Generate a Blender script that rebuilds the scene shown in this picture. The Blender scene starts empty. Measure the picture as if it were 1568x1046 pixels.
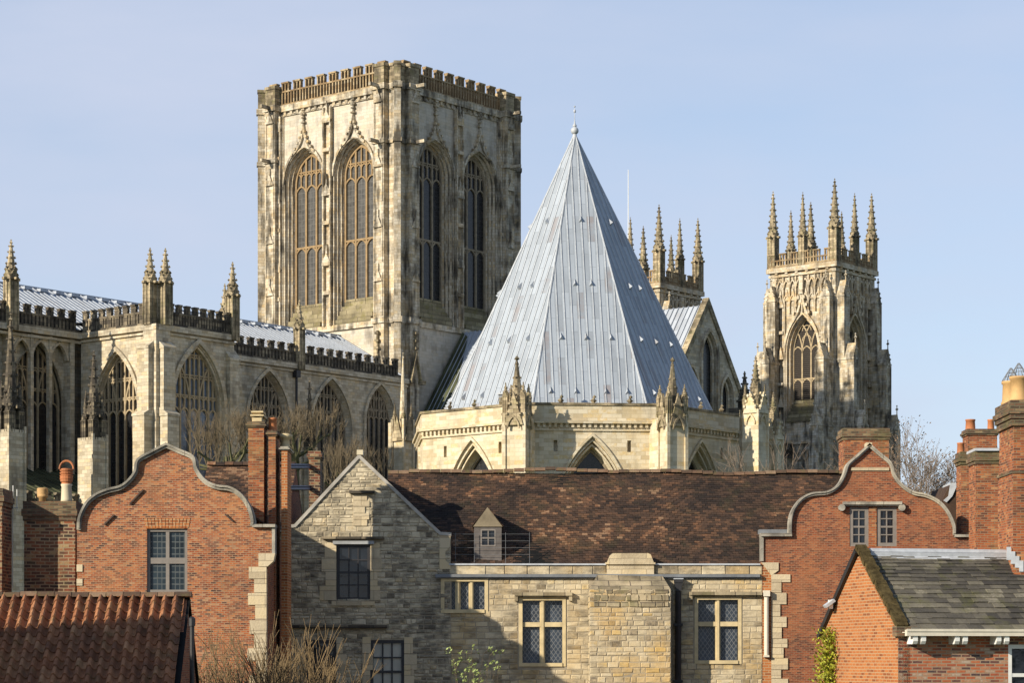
import bpy, math, random
from mathutils import Vector, Matrix, noise
from mathutils.geometry import tessellate_polygon
R = math.radians
S = bpy.context.scene
C = S.collection
F = 3578.0            # focal length in photo pixels
CZ = 6.5              # eye height: standing on a raised walk
# ------------------------------------------------------------------ camera
cd = bpy.data.cameras.new('camera'); cam = bpy.data.objects.new('camera', cd); C.objects.link(cam)
cam.location = (0, 0, CZ); cam.rotation_euler = (R(90), 0, 0)
cd.sensor_width = 36; cd.lens = 36 * F / 1568; cd.shift_y = (1008 - 523) / 1568
cd.clip_start = 1; cd.clip_end = 6000
S.camera = cam
# ------------------------------------------------------------------ sky and sun
SUN_AZ, SUN_EL = 52, 23      # degrees left of straight behind the camera, elevation
w = bpy.data.worlds.new('World'); S.world = w; w.use_nodes = True
nt = w.node_tree; nt.nodes.clear()
sk = nt.nodes.new('ShaderNodeTexSky'); sk.sky_type = 'NISHITA'; sk.sun_disc = False
sk.sun_elevation = R(SUN_EL); sk.sun_rotation = R(180 + SUN_AZ)
sk.altitude = 0; sk.air_density = 1.0; sk.dust_density = 0.3; sk.ozone_density = 2.5
bg = nt.nodes.new('ShaderNodeBackground'); bg.inputs[1].default_value = 0.12
wo = nt.nodes.new('ShaderNodeOutputWorld')
veil = nt.nodes.new('ShaderNodeMix'); veil.data_type = 'RGBA'; tcd = nt.nodes.new('ShaderNodeTexCoord'); sxyz = nt.nodes.new('ShaderNodeSeparateXYZ'); vr = nt.nodes.new('ShaderNodeMapRange')
vr.inputs[1].default_value = .26; vr.inputs[2].default_value = .62; vr.inputs[3].default_value = .65; vr.inputs[4].default_value = .05
nt.links.new(tcd.outputs['Generated'], sxyz.inputs[0]); nt.links.new(sxyz.outputs[2], vr.inputs[0]); cl = nt.nodes.new('ShaderNodeTexNoise'); cl.inputs['Scale'].default_value = 3.2; cl.inputs['Detail'].default_value = 5; cl.inputs['Roughness'].default_value = .55
mpp = nt.nodes.new('ShaderNodeMapping'); mpp.inputs['Scale'].default_value = (1, 1, 3.5); nt.links.new(tcd.outputs['Generated'], mpp.inputs[0]); nt.links.new(mpp.outputs[0], cl.inputs['Vector'])
ad = nt.nodes.new('ShaderNodeMath'); ad.operation = 'MULTIPLY_ADD'; ad.inputs[1].default_value = 1.1; ad.inputs[2].default_value = -.53; nt.links.new(cl.outputs[0], ad.inputs[0])      # faint cloud wisps
ad2 = nt.nodes.new('ShaderNodeMath'); ad2.operation = 'ADD'; ad2.use_clamp = True; nt.links.new(vr.outputs[0], ad2.inputs[0]); nt.links.new(ad.outputs[0], ad2.inputs[1]); nt.links.new(ad2.outputs[0], veil.inputs[0])     # thin high haze over the blue
veil.inputs[7].default_value = (3.9, 4.28, 5.3, 1); nt.links.new(sk.outputs[0], veil.inputs[6])
nt.links.new(veil.outputs[2], bg.inputs[0]); nt.links.new(bg.outputs[0], wo.inputs[0])
ld = bpy.data.lights.new('sun', 'SUN'); ld.energy = 5.0; ld.angle = R(0.5); ld.color = (1, .90, .74)
sun = bpy.data.objects.new('sun', ld); C.objects.link(sun)
sv = Vector((-math.sin(R(SUN_AZ)) * math.cos(R(SUN_EL)), -math.cos(R(SUN_AZ)) * math.cos(R(SUN_EL)), math.sin(R(SUN_EL))))
sun.rotation_euler = sv.to_track_quat('Z', 'Y').to_euler()
sun.location = sv * 300
S.view_settings.view_transform = 'Standard'; S.view_settings.look = 'None'
S.view_settings.exposure = 0.4; S.view_settings.gamma = 1
rng = random.Random(7)
def PX(x, d): return (x - 784) * d / F        # metres right of the optical axis at distance d
def PZ(y, d): return CZ + (1008 - y) * d / F   # metres above ground at distance d

# ------------------------------------------------------------------ materials
class G:
    def __init__(s, name):
        s.m = bpy.data.materials.new(name); s.m.use_nodes = True; s.t = s.m.node_tree
        s.t.nodes.clear()
        s.o = s.t.nodes.new('ShaderNodeOutputMaterial'); s.b = s.t.nodes.new('ShaderNodeBsdfPrincipled')
        s.t.links.new(s.b.outputs[0], s.o.inputs[0])
    def n(s, typ, **kw):
        nd = s.t.nodes.new('ShaderNode' + typ)
        for k, v in kw.items():
            k2 = k.replace('_', ' ')
            if k in ('data_type', 'blend_type', 'operation', 'attribute_name', 'noise_dimensions', 'offset', 'offset_frequency', 'squash', 'vector_type', 'feature', 'distance'):
                setattr(nd, k, v); continue
            i = nd.inputs[int(k[1:])] if k[0] == 'i' and k[1:].isdigit() else nd.inputs[k2]
            if hasattr(v, 'is_linked') or isinstance(v, bpy.types.NodeSocket): s.t.links.new(v, i)
            else: i.default_value = v
        return nd
    def ramp(s, fac, stops, const=False):
        r = s.t.nodes.new('ShaderNodeValToRGB'); e = r.color_ramp.elements
        if const: r.color_ramp.interpolation = 'CONSTANT'
        while len(e) < len(stops): e.new(0.5)
        for el, (p, c) in zip(e, stops):
            el.position = p; el.color = c4(c)
        s.t.links.new(fac, r.inputs[0]); return r.outputs[0]
    def mix(s, a, b, fac, mode='MIX'):
        m = s.t.nodes.new('ShaderNodeMix'); m.data_type = 'RGBA'; m.blend_type = mode; m.clamp_factor = True
        for v, i in ((fac, 0), (a, 6), (b, 7)):
            if isinstance(v, bpy.types.NodeSocket): s.t.links.new(v, m.inputs[i])
            else: m.inputs[i].default_value = v if i == 0 else c4(v)
        return m.outputs[2]
    def math(s, op, a, b=0.0):
        m = s.t.nodes.new('ShaderNodeMath'); m.operation = op
        for v, i in ((a, 0), (b, 1)):
            if isinstance(v, bpy.types.NodeSocket): s.t.links.new(v, m.inputs[i])
            else: m.inputs[i].default_value = v
        return m.outputs[0]
    def uv(s): return s.n('UVMap').outputs[0]
    def obj(s): return s.n('TexCoord').outputs['Object']
    def mapping(s, vec, scale=(1, 1, 1), rot=(0, 0, 0)):
        return s.n('Mapping', Vector=vec, Scale=scale, Rotation=rot).outputs[0]
    def noise(s, vec, scale, detail=4, rough=.55):
        return s.n('TexNoise', Vector=vec, Scale=scale, Detail=detail, Roughness=rough).outputs[0]
    def set(s, col=None, rough=.8, bump=None, bstr=.3, bdist=.02, spec=.3, metal=0.0):
        if col is not None:
            if isinstance(col, bpy.types.NodeSocket): s.t.links.new(col, s.b.inputs['Base Color'])
            else: s.b.inputs['Base Color'].default_value = c4(col)
        if isinstance(rough, bpy.types.NodeSocket): s.t.links.new(rough, s.b.inputs['Roughness'])
        else: s.b.inputs['Roughness'].default_value = rough
        s.b.inputs['Specular IOR Level'].default_value = spec; s.b.inputs['Metallic'].default_value = metal
        if bump is not None:
            bn = s.n('Bump', Height=bump, Strength=bstr, Distance=bdist)
            s.t.links.new(bn.outputs[0], s.b.inputs['Normal'])
        return s.m
def c4(c): return (c[0], c[1], c[2], 1)

def masonry(name, ramp, mortar, bw, bh, ms=.012, soot=(.05, .045, .04), soot_amt=.6, soot_lo=.5, soot_hi=.72, streak=.5,
            ochre=None, ochre_amt=.5, attr=False, distort=.015, rough=.88, bstr=.35, moss=None, moss_amt=.5, const=False, scale=1.0, blotch=0):
    g = G(name); o = g.obj()
    if attr:
        rv = g.n('Attribute', attribute_name='rnd').outputs['Fac']
        fac = None
    else:
        uv = g.uv()
        dn = g.n('TexNoise', Vector=uv, Scale=2.2, Detail=2).outputs['Color']
        dv = g.n('VectorMath', operation='SUBTRACT', i0=dn, i1=(.5, .5, .5)).outputs[0]
        dv = g.n('VectorMath', operation='SCALE', i0=dv, Scale=distort * 2).outputs[0]
        uv = g.n('VectorMath', operation='ADD', i0=uv, i1=dv).outputs[0]
        bt = g.n('TexBrick', Vector=uv, Scale=1.0, Mortar_Size=ms, Mortar_Smooth=.2, Brick_Width=bw, Row_Height=bh,
                 Color1=(0, 0, 0, 1), Color2=(1, 1, 1, 1), Mortar=(.5, .5, .5, 1))
        rv = bt.outputs[0]; fac = bt.outputs[1]
    fine = g.noise(o, 3.1 * scale, 5); fine2 = g.noise(o, 14 * scale, 3)
    rv2 = g.math('ADD', rv, g.math('MULTIPLY', g.math('SUBTRACT', g.math('ADD', g.math('MULTIPLY', fine, .6), g.math('MULTIPLY', fine2, .4)), .5), 1.1))
    col = g.ramp(rv2, ramp, const)
    if fac is not None: col = g.mix(col, mortar, fac)
    if ochre:
        on = g.noise(g.mapping(o, (.55, .55, .35)), 1.0 * scale, 4)
        oc = g.ramp(on, [(.48, (0, 0, 0)), (.66, (1, 1, 1))])
        col = g.mix(col, g.mix(col, ochre, .65), g.math('MULTIPLY', oc, ochre_amt))
    if soot_amt:
        sn = g.noise(g.mapping(o, (1, 1, .22)), .9 * scale, 6, .62)      # vertical streaks
        sn2 = g.noise(o, .45 * scale, 5, .6)                             # broad patches
        ss = g.math('ADD', g.math('MULTIPLY', sn, streak), g.math('MULTIPLY', sn2, 1 - streak))
        sf = g.ramp(ss, [(soot_lo, (0, 0, 0)), (soot_hi, (1, 1, 1))])
        col = g.mix(col, soot, g.math('MULTIPLY', sf, soot_amt))
    if blotch:                                   # black crust along the beds, in patches
        bn = g.noise(g.mapping(o, (2.4, 2.4, 6.5)), 1.0, 5, .6); pn = g.noise(o, .55, 3)
        bf = g.ramp(g.math('ADD', g.math('MULTIPLY', bn, .6), g.math('MULTIPLY', pn, .4)), [(.47, (0, 0, 0)), (.58, (1, 1, 1))])
        col = g.mix(col, soot, g.math('MULTIPLY', bf, blotch))
    if moss:
        mn = g.noise(o, 1.3 * scale, 5, .65)
        mf = g.ramp(mn, [(.52, (0, 0, 0)), (.66, (1, 1, 1))])
        col = g.mix(col, moss, g.math('MULTIPLY', mf, moss_amt))
    h = g.noise(o, 9 * scale, 5)
    if fac is not None: h = g.math('SUBTRACT', h, g.math('MULTIPLY', fac, .9))
    return g.set(col, rough, h, bstr, .03)

def plain(name, col, rough=.6, var=.25, spec=.3, scale=6, metal=0.0, attr=False, bstr=.1):
    g = G(name); o = g.obj()
    f = g.n('Attribute', attribute_name='rnd').outputs['Fac'] if attr else g.noise(o, scale, 5)
    d = [max(0, c * (1 - var)) for c in col]; l = [min(1, c * (1 + var)) for c in col]
    cc = g.ramp(f, [(.25, d), (.75, l)] if not attr else [(0, d), (1, l)])
    return g.set(cc, rough, g.noise(o, scale * 3, 4), bstr, .02, spec, metal)

LIME = [(.0, (.34, .285, .20)), (.35, (.47, .41, .30)), (.7, (.57, .51, .39)), (1, (.52, .41, .25))]
M = {}
M['tower'] = masonry('tower_limestone', [(.0, (.38, .30, .19)), (.3, (.52, .45, .33)), (.7, (.60, .53, .41)), (1, (.54, .40, .22))], (.27, .22, .15), .72, .33, .012,
                     soot=(.075, .062, .046), soot_amt=.85, soot_lo=.49, soot_hi=.64, streak=.62, ochre=(.50, .31, .11), ochre_amt=.6)
M['tower_weath'] = masonry('streaked_tower_limestone', [(.0, (.36, .29, .19)), (.3, (.50, .44, .33)), (.7, (.60, .54, .43)), (1, (.53, .41, .24))], (.24, .20, .14), .72, .33, .012,
                     soot=(.05, .043, .033), soot_amt=.88, soot_lo=.455, soot_hi=.60, streak=.68, ochre=(.50, .33, .13), ochre_amt=.5, scale=1.3)
M['tower_pale'] = masonry('tower_pale_limestone', [(.0, (.43, .38, .295)), (.5, (.53, .485, .405)), (1, (.51, .44, .33))], (.37, .33, .255), .8, .34, .010,
                     soot=(.10, .09, .078), soot_amt=.7, soot_lo=.5, soot_hi=.66, streak=.6, ochre=(.48, .36, .19), ochre_amt=.25)
M['tower_ochre'] = masonry('tower_ochre_limestone', [(.0, (.21, .135, .065)), (.5, (.33, .235, .125)), (1, (.42, .335, .21))], (.16, .11, .06), .7, .4, .012,
                     soot=(.06, .048, .034), soot_amt=.85, soot_lo=.45, soot_hi=.7, streak=.6)
M['choir'] = masonry('choir_limestone', LIME, (.25, .205, .145), .68, .31, .011,
                     soot=(.085, .074, .058), soot_amt=.72, soot_lo=.5, soot_hi=.68, streak=.6, ochre=(.47, .34, .16), ochre_amt=.4)
M['sooty'] = masonry('sooty_limestone', [(0, (.06, .05, .038)), (.5, (.14, .115, .08)), (1, (.30, .245, .16))], (.04, .035, .03), .7, .35, .015,
                     soot=(.02, .018, .015), soot_amt=.7, soot_lo=.45, soot_hi=.6, streak=.5)
M['chapter'] = masonry('chapter_house_limestone', [(0, (.44, .36, .23)), (.4, (.56, .49, .35)), (.8, (.62, .55, .41)), (1, (.55, .42, .22))], (.40, .335, .235), .8, .34, .010,
                     soot=(.13, .11, .08), soot_amt=.6, soot_lo=.53, soot_hi=.72, streak=.65, ochre=(.52, .36, .14), ochre_amt=.45)
M['weath'] = masonry('weathered_limestone', [(0, (.22, .17, .10)), (.5, (.40, .33, .21)), (1, (.5, .40, .25))], (.14, .11, .08), .6, .35, .015,
                     soot=(.035, .03, .022), soot_amt=.85, soot_lo=.44, soot_hi=.62, streak=.6, moss=(.14, .14, .03), moss_amt=.35)
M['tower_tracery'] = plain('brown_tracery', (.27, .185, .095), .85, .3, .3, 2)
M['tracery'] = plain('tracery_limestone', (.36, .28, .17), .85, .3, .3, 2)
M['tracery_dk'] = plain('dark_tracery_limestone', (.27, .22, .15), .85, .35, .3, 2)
M['mossy_slab'] = masonry('mossy_sill_stone', [(0, (.16, .13, .07)), (1, (.33, .28, .17))], (.07, .06, .04), 2.2, .5, .03,
                     soot=(.05, .045, .03), soot_amt=.7, soot_lo=.46, soot_hi=.66, streak=.4, moss=(.17, .15, .05), moss_amt=.7)
# lead
def lead(name, base, sheetw, sheeth, var, tint):
    g = G(name); uv = g.uv(); o = g.obj()
    sw = g.n('SeparateXYZ', Vector=uv); cv = g.n('CombineXYZ', X=sw.outputs[1], Y=sw.outputs[0]).outputs[0]
    bt = g.n('TexBrick', Vector=cv, Scale=1.0, Mortar_Size=.02, Brick_Width=sheeth, Row_Height=sheetw, Color1=(0, 0, 0, 1), Color2=(1, 1, 1, 1), Mortar=(.3, .3, .3, 1))
    f = g.math('ADD', bt.outputs[0], g.math('MULTIPLY', g.math('SUBTRACT', g.noise(o, .6, 5), .5), .8))
    d = [c * (1 - var) for c in base]; l = [min(1, c * (1 + var * .6)) for c in base]
    col = g.ramp(f, [(0, tint), (.13, d), (.5, base), (1, l)])
    col = g.mix(col, [c * .55 for c in base], g.math('MULTIPLY', bt.outputs[1], .6))
    st = g.ramp(g.noise(g.mapping(o, (1.2, 1.2, .12)), 1.5, 5), [(.55, (0, 0, 0)), (.75, (1, 1, 1))])
    col = g.mix(col, [c * 1.2 for c in base], g.math('MULTIPLY', st, .3))
    return g.set(col, .55, g.noise(o, 1.6, 5), .5, .05, .4)
M['lead'] = lead('chapter_house_lead', (.31, .345, .385), .62, 2.6, .19, (.25, .235, .24))
M['lead2'] = lead('choir_lead', (.36, .39, .43), .6, 3.0, .15, (.30, .30, .31))
M['lead_moss'] = plain('mossy_lead', (.055, .06, .03), .8, .6, .3, .7)
M['lead_trim'] = plain('lead_trim', (.42, .44, .46), .5, .2, .4, 5)
M['lead_dark'] = plain('dark_lead', (.16, .17, .18), .55, .25, .4, 5)
# glass
def glass(name, col, rough=.12, lattice=None, lcol=(.12, .12, .12), width=.14, spec=.6):
    g = G(name); o = g.obj(); c = g.ramp(g.noise(o, 1.7, 3), [(.3, [x * .6 for x in col]), (.7, [x * 1.5 for x in col])]); h = g.noise(o, 4, 3)
    if lattice:
        uv = g.uv(); rot = R(45) if lattice[1] else 0
        v = g.mapping(uv, (1 / lattice[0], 1 / (lattice[0] * 1.35), 1) if not lattice[1] else (1 / lattice[0], .72 / lattice[0], 1))
        if lattice[1]: v = g.mapping(v, (1, 1, 1), (0, 0, rot))
        sp = g.n('SeparateXYZ', Vector=v)
        fx = g.math('LESS_THAN', g.math('FRACT', sp.outputs[0]), width); fy = g.math('LESS_THAN', g.math('FRACT', sp.outputs[1]), width)
        ff = g.math('MAXIMUM', fx, fy); c = g.mix(c, lcol, ff)
        cell = g.n('TexWhiteNoise', Vector=g.n('VectorMath', operation='FLOOR', i0=v).outputs[0]).outputs[0]
        h = g.math('ADD', h, cell)
    return g.set(c, rough, h, .3, .02, spec)
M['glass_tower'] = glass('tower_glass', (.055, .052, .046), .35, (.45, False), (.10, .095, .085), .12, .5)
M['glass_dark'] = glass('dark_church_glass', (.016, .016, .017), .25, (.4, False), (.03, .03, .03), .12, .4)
M['glass_blue'] = glass('reflective_church_glass', (.09, .12, .165), .2, (.5, False), (.10, .11, .12), .1, .8)
M['glass_lat'] = glass('diamond_leaded_glass', (.035, .045, .06), .2, (.088, True), (.15, .155, .16), .17, .4)
M['glass_sq'] = glass('square_leaded_glass', (.022, .032, .04), .25, (.115, False), (.09, .10, .10), .17, .25)
M['glass_sash'] = glass('sash_glass', (.012, .015, .02), .08, None, spec=.45)
M['curtain'] = plain('cream_blind', (.42, .40, .33), .6, .15, .3, 2)
M['dark'] = plain('dark_void', (.012, .012, .012), .9, .2, .1)
M['louvre'] = plain('louvre_slats', (.075, .062, .05), .8, .25)
# front houses
BR = [(0, (.06, .028, .022)), (.2, (.16, .046, .022)), (.45, (.28, .07, .024)), (.7, (.37, .105, .033)), (.9, (.42, .155, .05)), (1, (.38, .21, .11))]
M['brick'] = masonry('old_red_brick', BR, (.33, .215, .13), .14, .05, .008, soot=(.055, .034, .028), soot_amt=.6, soot_lo=.5, soot_hi=.72, streak=.25, ochre=(.44, .20, .08), ochre_amt=.5, distort=.02, moss=(.40, .24, .15), moss_amt=.22, scale=1.5)
M['brick2'] = masonry('dark_red_brick', [(0, (.07, .028, .02)), (.35, (.19, .048, .02)), (.7, (.28, .072, .026)), (1, (.34, .125, .05))], (.26, .15, .09), .145, .05, .008,
                      soot=(.05, .032, .027), soot_amt=.6, soot_lo=.5, soot_hi=.7, streak=.25, ochre=(.36, .15, .06), ochre_amt=.55, distort=.02, moss=(.33, .16, .09), moss_amt=.22, scale=1.4)
M['brick_or'] = masonry('new_orange_brick', [(0, (.21, .065, .024)), (.3, (.36, .115, .034)), (1, (.43, .155, .047))], (.40, .26, .14), .235, .075, .012,
                      soot=(.2, .09, .05), soot_amt=.25, distort=.006)
M['brick_mix'] = masonry('patchy_brick', [(0, (.07, .05, .05)), (.18, (.17, .07, .05)), (.4, (.36, .09, .04)), (.7, (.44, .13, .05)), (.9, (.40, .21, .12)), (1, (.42, .33, .25))], (.33, .23, .15), .24, .074, .013,
                      soot=(.12, .07, .05), soot_amt=.35, distort=.012)
M['brick_ch'] = masonry('chimney_brick', [(0, (.09, .035, .022)), (.4, (.28, .072, .025)), (.8, (.38, .115, .036)), (1, (.42, .21, .09))], (.26, .17, .10), .19, .063, .009,
                      soot=(.06, .04, .03), soot_amt=.6, soot_lo=.5, soot_hi=.7, streak=.4, moss=(.12, .11, .04), moss_amt=.35, distort=.012)
M['brick_dirty_shade'] = masonry('dirty_shaded_brick', [(0, (.03, .022, .02)), (.3, (.085, .035, .025)), (.6, (.20, .06, .03)), (.85, (.27, .10, .045)), (1, (.33, .24, .12))], (.30, .23, .14), .25, .09, .014,
                      soot=(.04, .028, .022), soot_amt=.7, soot_lo=.46, soot_hi=.66, streak=.2, ochre=(.33, .24, .12), ochre_amt=.35, distort=.02, moss=(.10, .10, .03), moss_amt=.2, scale=1.5)  # grimy brick; its dark tone also stands in for shade on a rear stack
M['brick_moss'] = masonry('mossy_chimney_brick', [(0, (.07, .045, .03)), (.6, (.19, .09, .05)), (1, (.27, .19, .10))], (.15, .13, .08), .235, .07, .012,
                      soot=(.04, .035, .025), soot_amt=.6, soot_lo=.45, soot_hi=.65, moss=(.085, .08, .03), moss_amt=.6)
STN = [(0, (.20, .168, .115)), (.25, (.37, .315, .215)), (.55, (.52, .445, .305)), (.85, (.62, .535, .375)), (1, (.47, .37, .22))]
M['rubble'] = masonry('rubble_limestone', STN, (0, 0, 0), 1, 1, attr=True, soot=(.05, .045, .039), soot_amt=.3, soot_lo=.48, soot_hi=.66, streak=.15, scale=1.6, blotch=.72)
M['rubble2'] = masonry('pale_coursed_limestone', [(0, (.22, .175, .11)), (.25, (.40, .33, .215)), (.6, (.53, .445, .30)), (.85, (.59, .50, .335)), (1, (.54, .41, .21))], (0, 0, 0), 1, 1, attr=True,
                       soot=(.06, .054, .045), soot_amt=.4, soot_lo=.5, soot_hi=.66, streak=.15, ochre=(.55, .36, .13), ochre_amt=.75, scale=1.6, blotch=.5)
M['rubble_och'] = masonry('ochre_coursed_limestone', [(0, (.17, .14, .10)), (.15, (.38, .30, .19)), (.5, (.50, .41, .26)), (.75, (.56, .47, .32)), (1, (.52, .37, .16))], (0, 0, 0), 1, 1, attr=True,
                       soot=(.06, .052, .042), soot_amt=.35, soot_lo=.55, soot_hi=.7, streak=.15, ochre=(.55, .34, .10), ochre_amt=.95, scale=1.6, blotch=.35)
M['mortar'] = plain('lime_mortar', (.30, .255, .185), .9, .3, .2, 4)
M['ashlar'] = masonry('dressed_limestone', [(0, (.42, .34, .22)), (.5, (.55, .46, .31)), (1, (.58, .46, .27))], (.3, .24, .16), .7, .3, .008, soot=(.10, .085, .06), soot_amt=.55, soot_lo=.54, soot_hi=.75, streak=.4, scale=2)
M['coping'] = masonry('coping_limestone', [(0, (.25, .225, .18)), (.5, (.37, .34, .28)), (1, (.45, .40, .30))], (.2, .17, .13), .8, 5, .01, soot=(.08, .074, .065), soot_amt=.8, soot_lo=.44, soot_hi=.62, streak=.1, scale=3)
M['grey_coping'] = plain('grey_lead_coping', (.30, .31, .31), .55, .35, .4, 3)
M['stone_coping'] = plain('worn_coping', (.36, .335, .29), .75, .4, .3, 3)
M['cream_stone'] = plain('cream_window_stone', (.55, .44, .25), .8, .22, .3, 5)
TIL = [(0, (.022, .015, .012)), (.35, (.046, .028, .019)), (.65, (.078, .044, .027)), (.85, (.12, .062, .034)), (.95, (.18, .085, .042)), (1, (.25, .15, .085))]
M['tile'] = masonry('plain_clay_tile', TIL, (0, 0, 0), 1, 1, attr=True, soot=(.016, .013, .011), soot_amt=.4, streak=.1, scale=1.2, moss=(.05, .05, .02), moss_amt=.25)
M['slate'] = masonry('stone_slate', [(0, (.05, .045, .038)), (.5, (.115, .102, .078)), (.85, (.18, .16, .115)), (1, (.27, .24, .18))], (0, 0, 0), 1, 1, attr=True, soot=(.035, .033, .03), soot_amt=.5, soot_lo=.47, soot_hi=.68, streak=.4, moss=(.10, .10, .022), moss_amt=.45, scale=1.4)
M['pantile'] = masonry('clay_pantile', [(0, (.16, .065, .03)), (.5, (.31, .125, .055)), (1, (.44, .22, .105))], (0, 0, 0), 1, 1, attr=True, soot=(.06, .04, .03), soot_amt=.6, soot_lo=.44, soot_hi=.64, scale=2.5, moss=(.09, .085, .03), moss_amt=.35)
M['ridge'] = masonry('ridge_tile', [(0, (.07, .045, .03)), (.6, (.15, .085, .05)), (1, (.24, .16, .10))], (0, 0, 0), 1, 1, attr=True, soot=(.06, .045, .03), soot_amt=.5, moss=(.11, .11, .03), moss_amt=.5, scale=3)
M['moss'] = plain('moss', (.07, .052, .022), .95, .7, .1, 7, bstr=.6)
M['pot'] = plain('terracotta_pot', (.40, .15, .06), .7, .35, .3, 3)
M['buff'] = plain('buff_pot', (.47, .29, .12), .7, .25, .3, 3)
M['cream_pot'] = plain('cream_pot', (.55, .48, .33), .6, .15, .3, 3)
M['frame'] = plain('grey_painted_frame', (.21, .185, .16), .5, .15)
M['dormer_paint'] = plain('worn_grey_paint', (.115, .10, .09), .7, .3)
M['frame_dk'] = plain('black_painted_frame', (.035, .033, .035), .45, .2)
M['frame_wh'] = plain('white_painted_frame', (.72, .71, .66), .45, .08)
M['cream'] = plain('cream_paint', (.64, .58, .46), .5, .1)
M['iron'] = plain('black_iron', (.022, .021, .022), .5, .3, .4)
M['rust'] = plain('rusty_iron', (.07, .045, .033), .8, .4)
M['wire'] = plain('galvanised_wire', (.13, .135, .14), .5, .2, .5)
M['bluepole'] = plain('blue_pole', (.012, .03, .085), .5, .2)
M['render'] = plain('stone_render', (.22, .18, .12), .85, .3, .2, 3)
M['bark'] = plain('bark', (.10, .085, .055), .9, .4, .2, 5)
M['bark_moss'] = plain('mossy_bark', (.105, .10, .05), .9, .5, .2, 3)
M['twig'] = plain('twig', (.135, .105, .065), .85, .35, .2, 2)
M['twig_or'] = plain('golden_twig', (.165, .115, .058), .8, .4, .2, 2)
M['twig_grey'] = plain('grey_twig', (.16, .125, .095), .85, .35, .2, 2)
M['bud'] = plain('reddish_bud', (.16, .11, .07), .8, .3, .2, attr=True)
M['leaf_bud'] = plain('fresh_leaf_bud', (.26, .31, .10), .6, .35, .3, attr=True)
M['gold_leaf'] = plain('golden_green_leaf', (.24, .25, .02), .6, .6, .3, attr=True)
M['grass'] = plain('grass', (.05, .075, .02), .9, .4, .2, .3)

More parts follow.
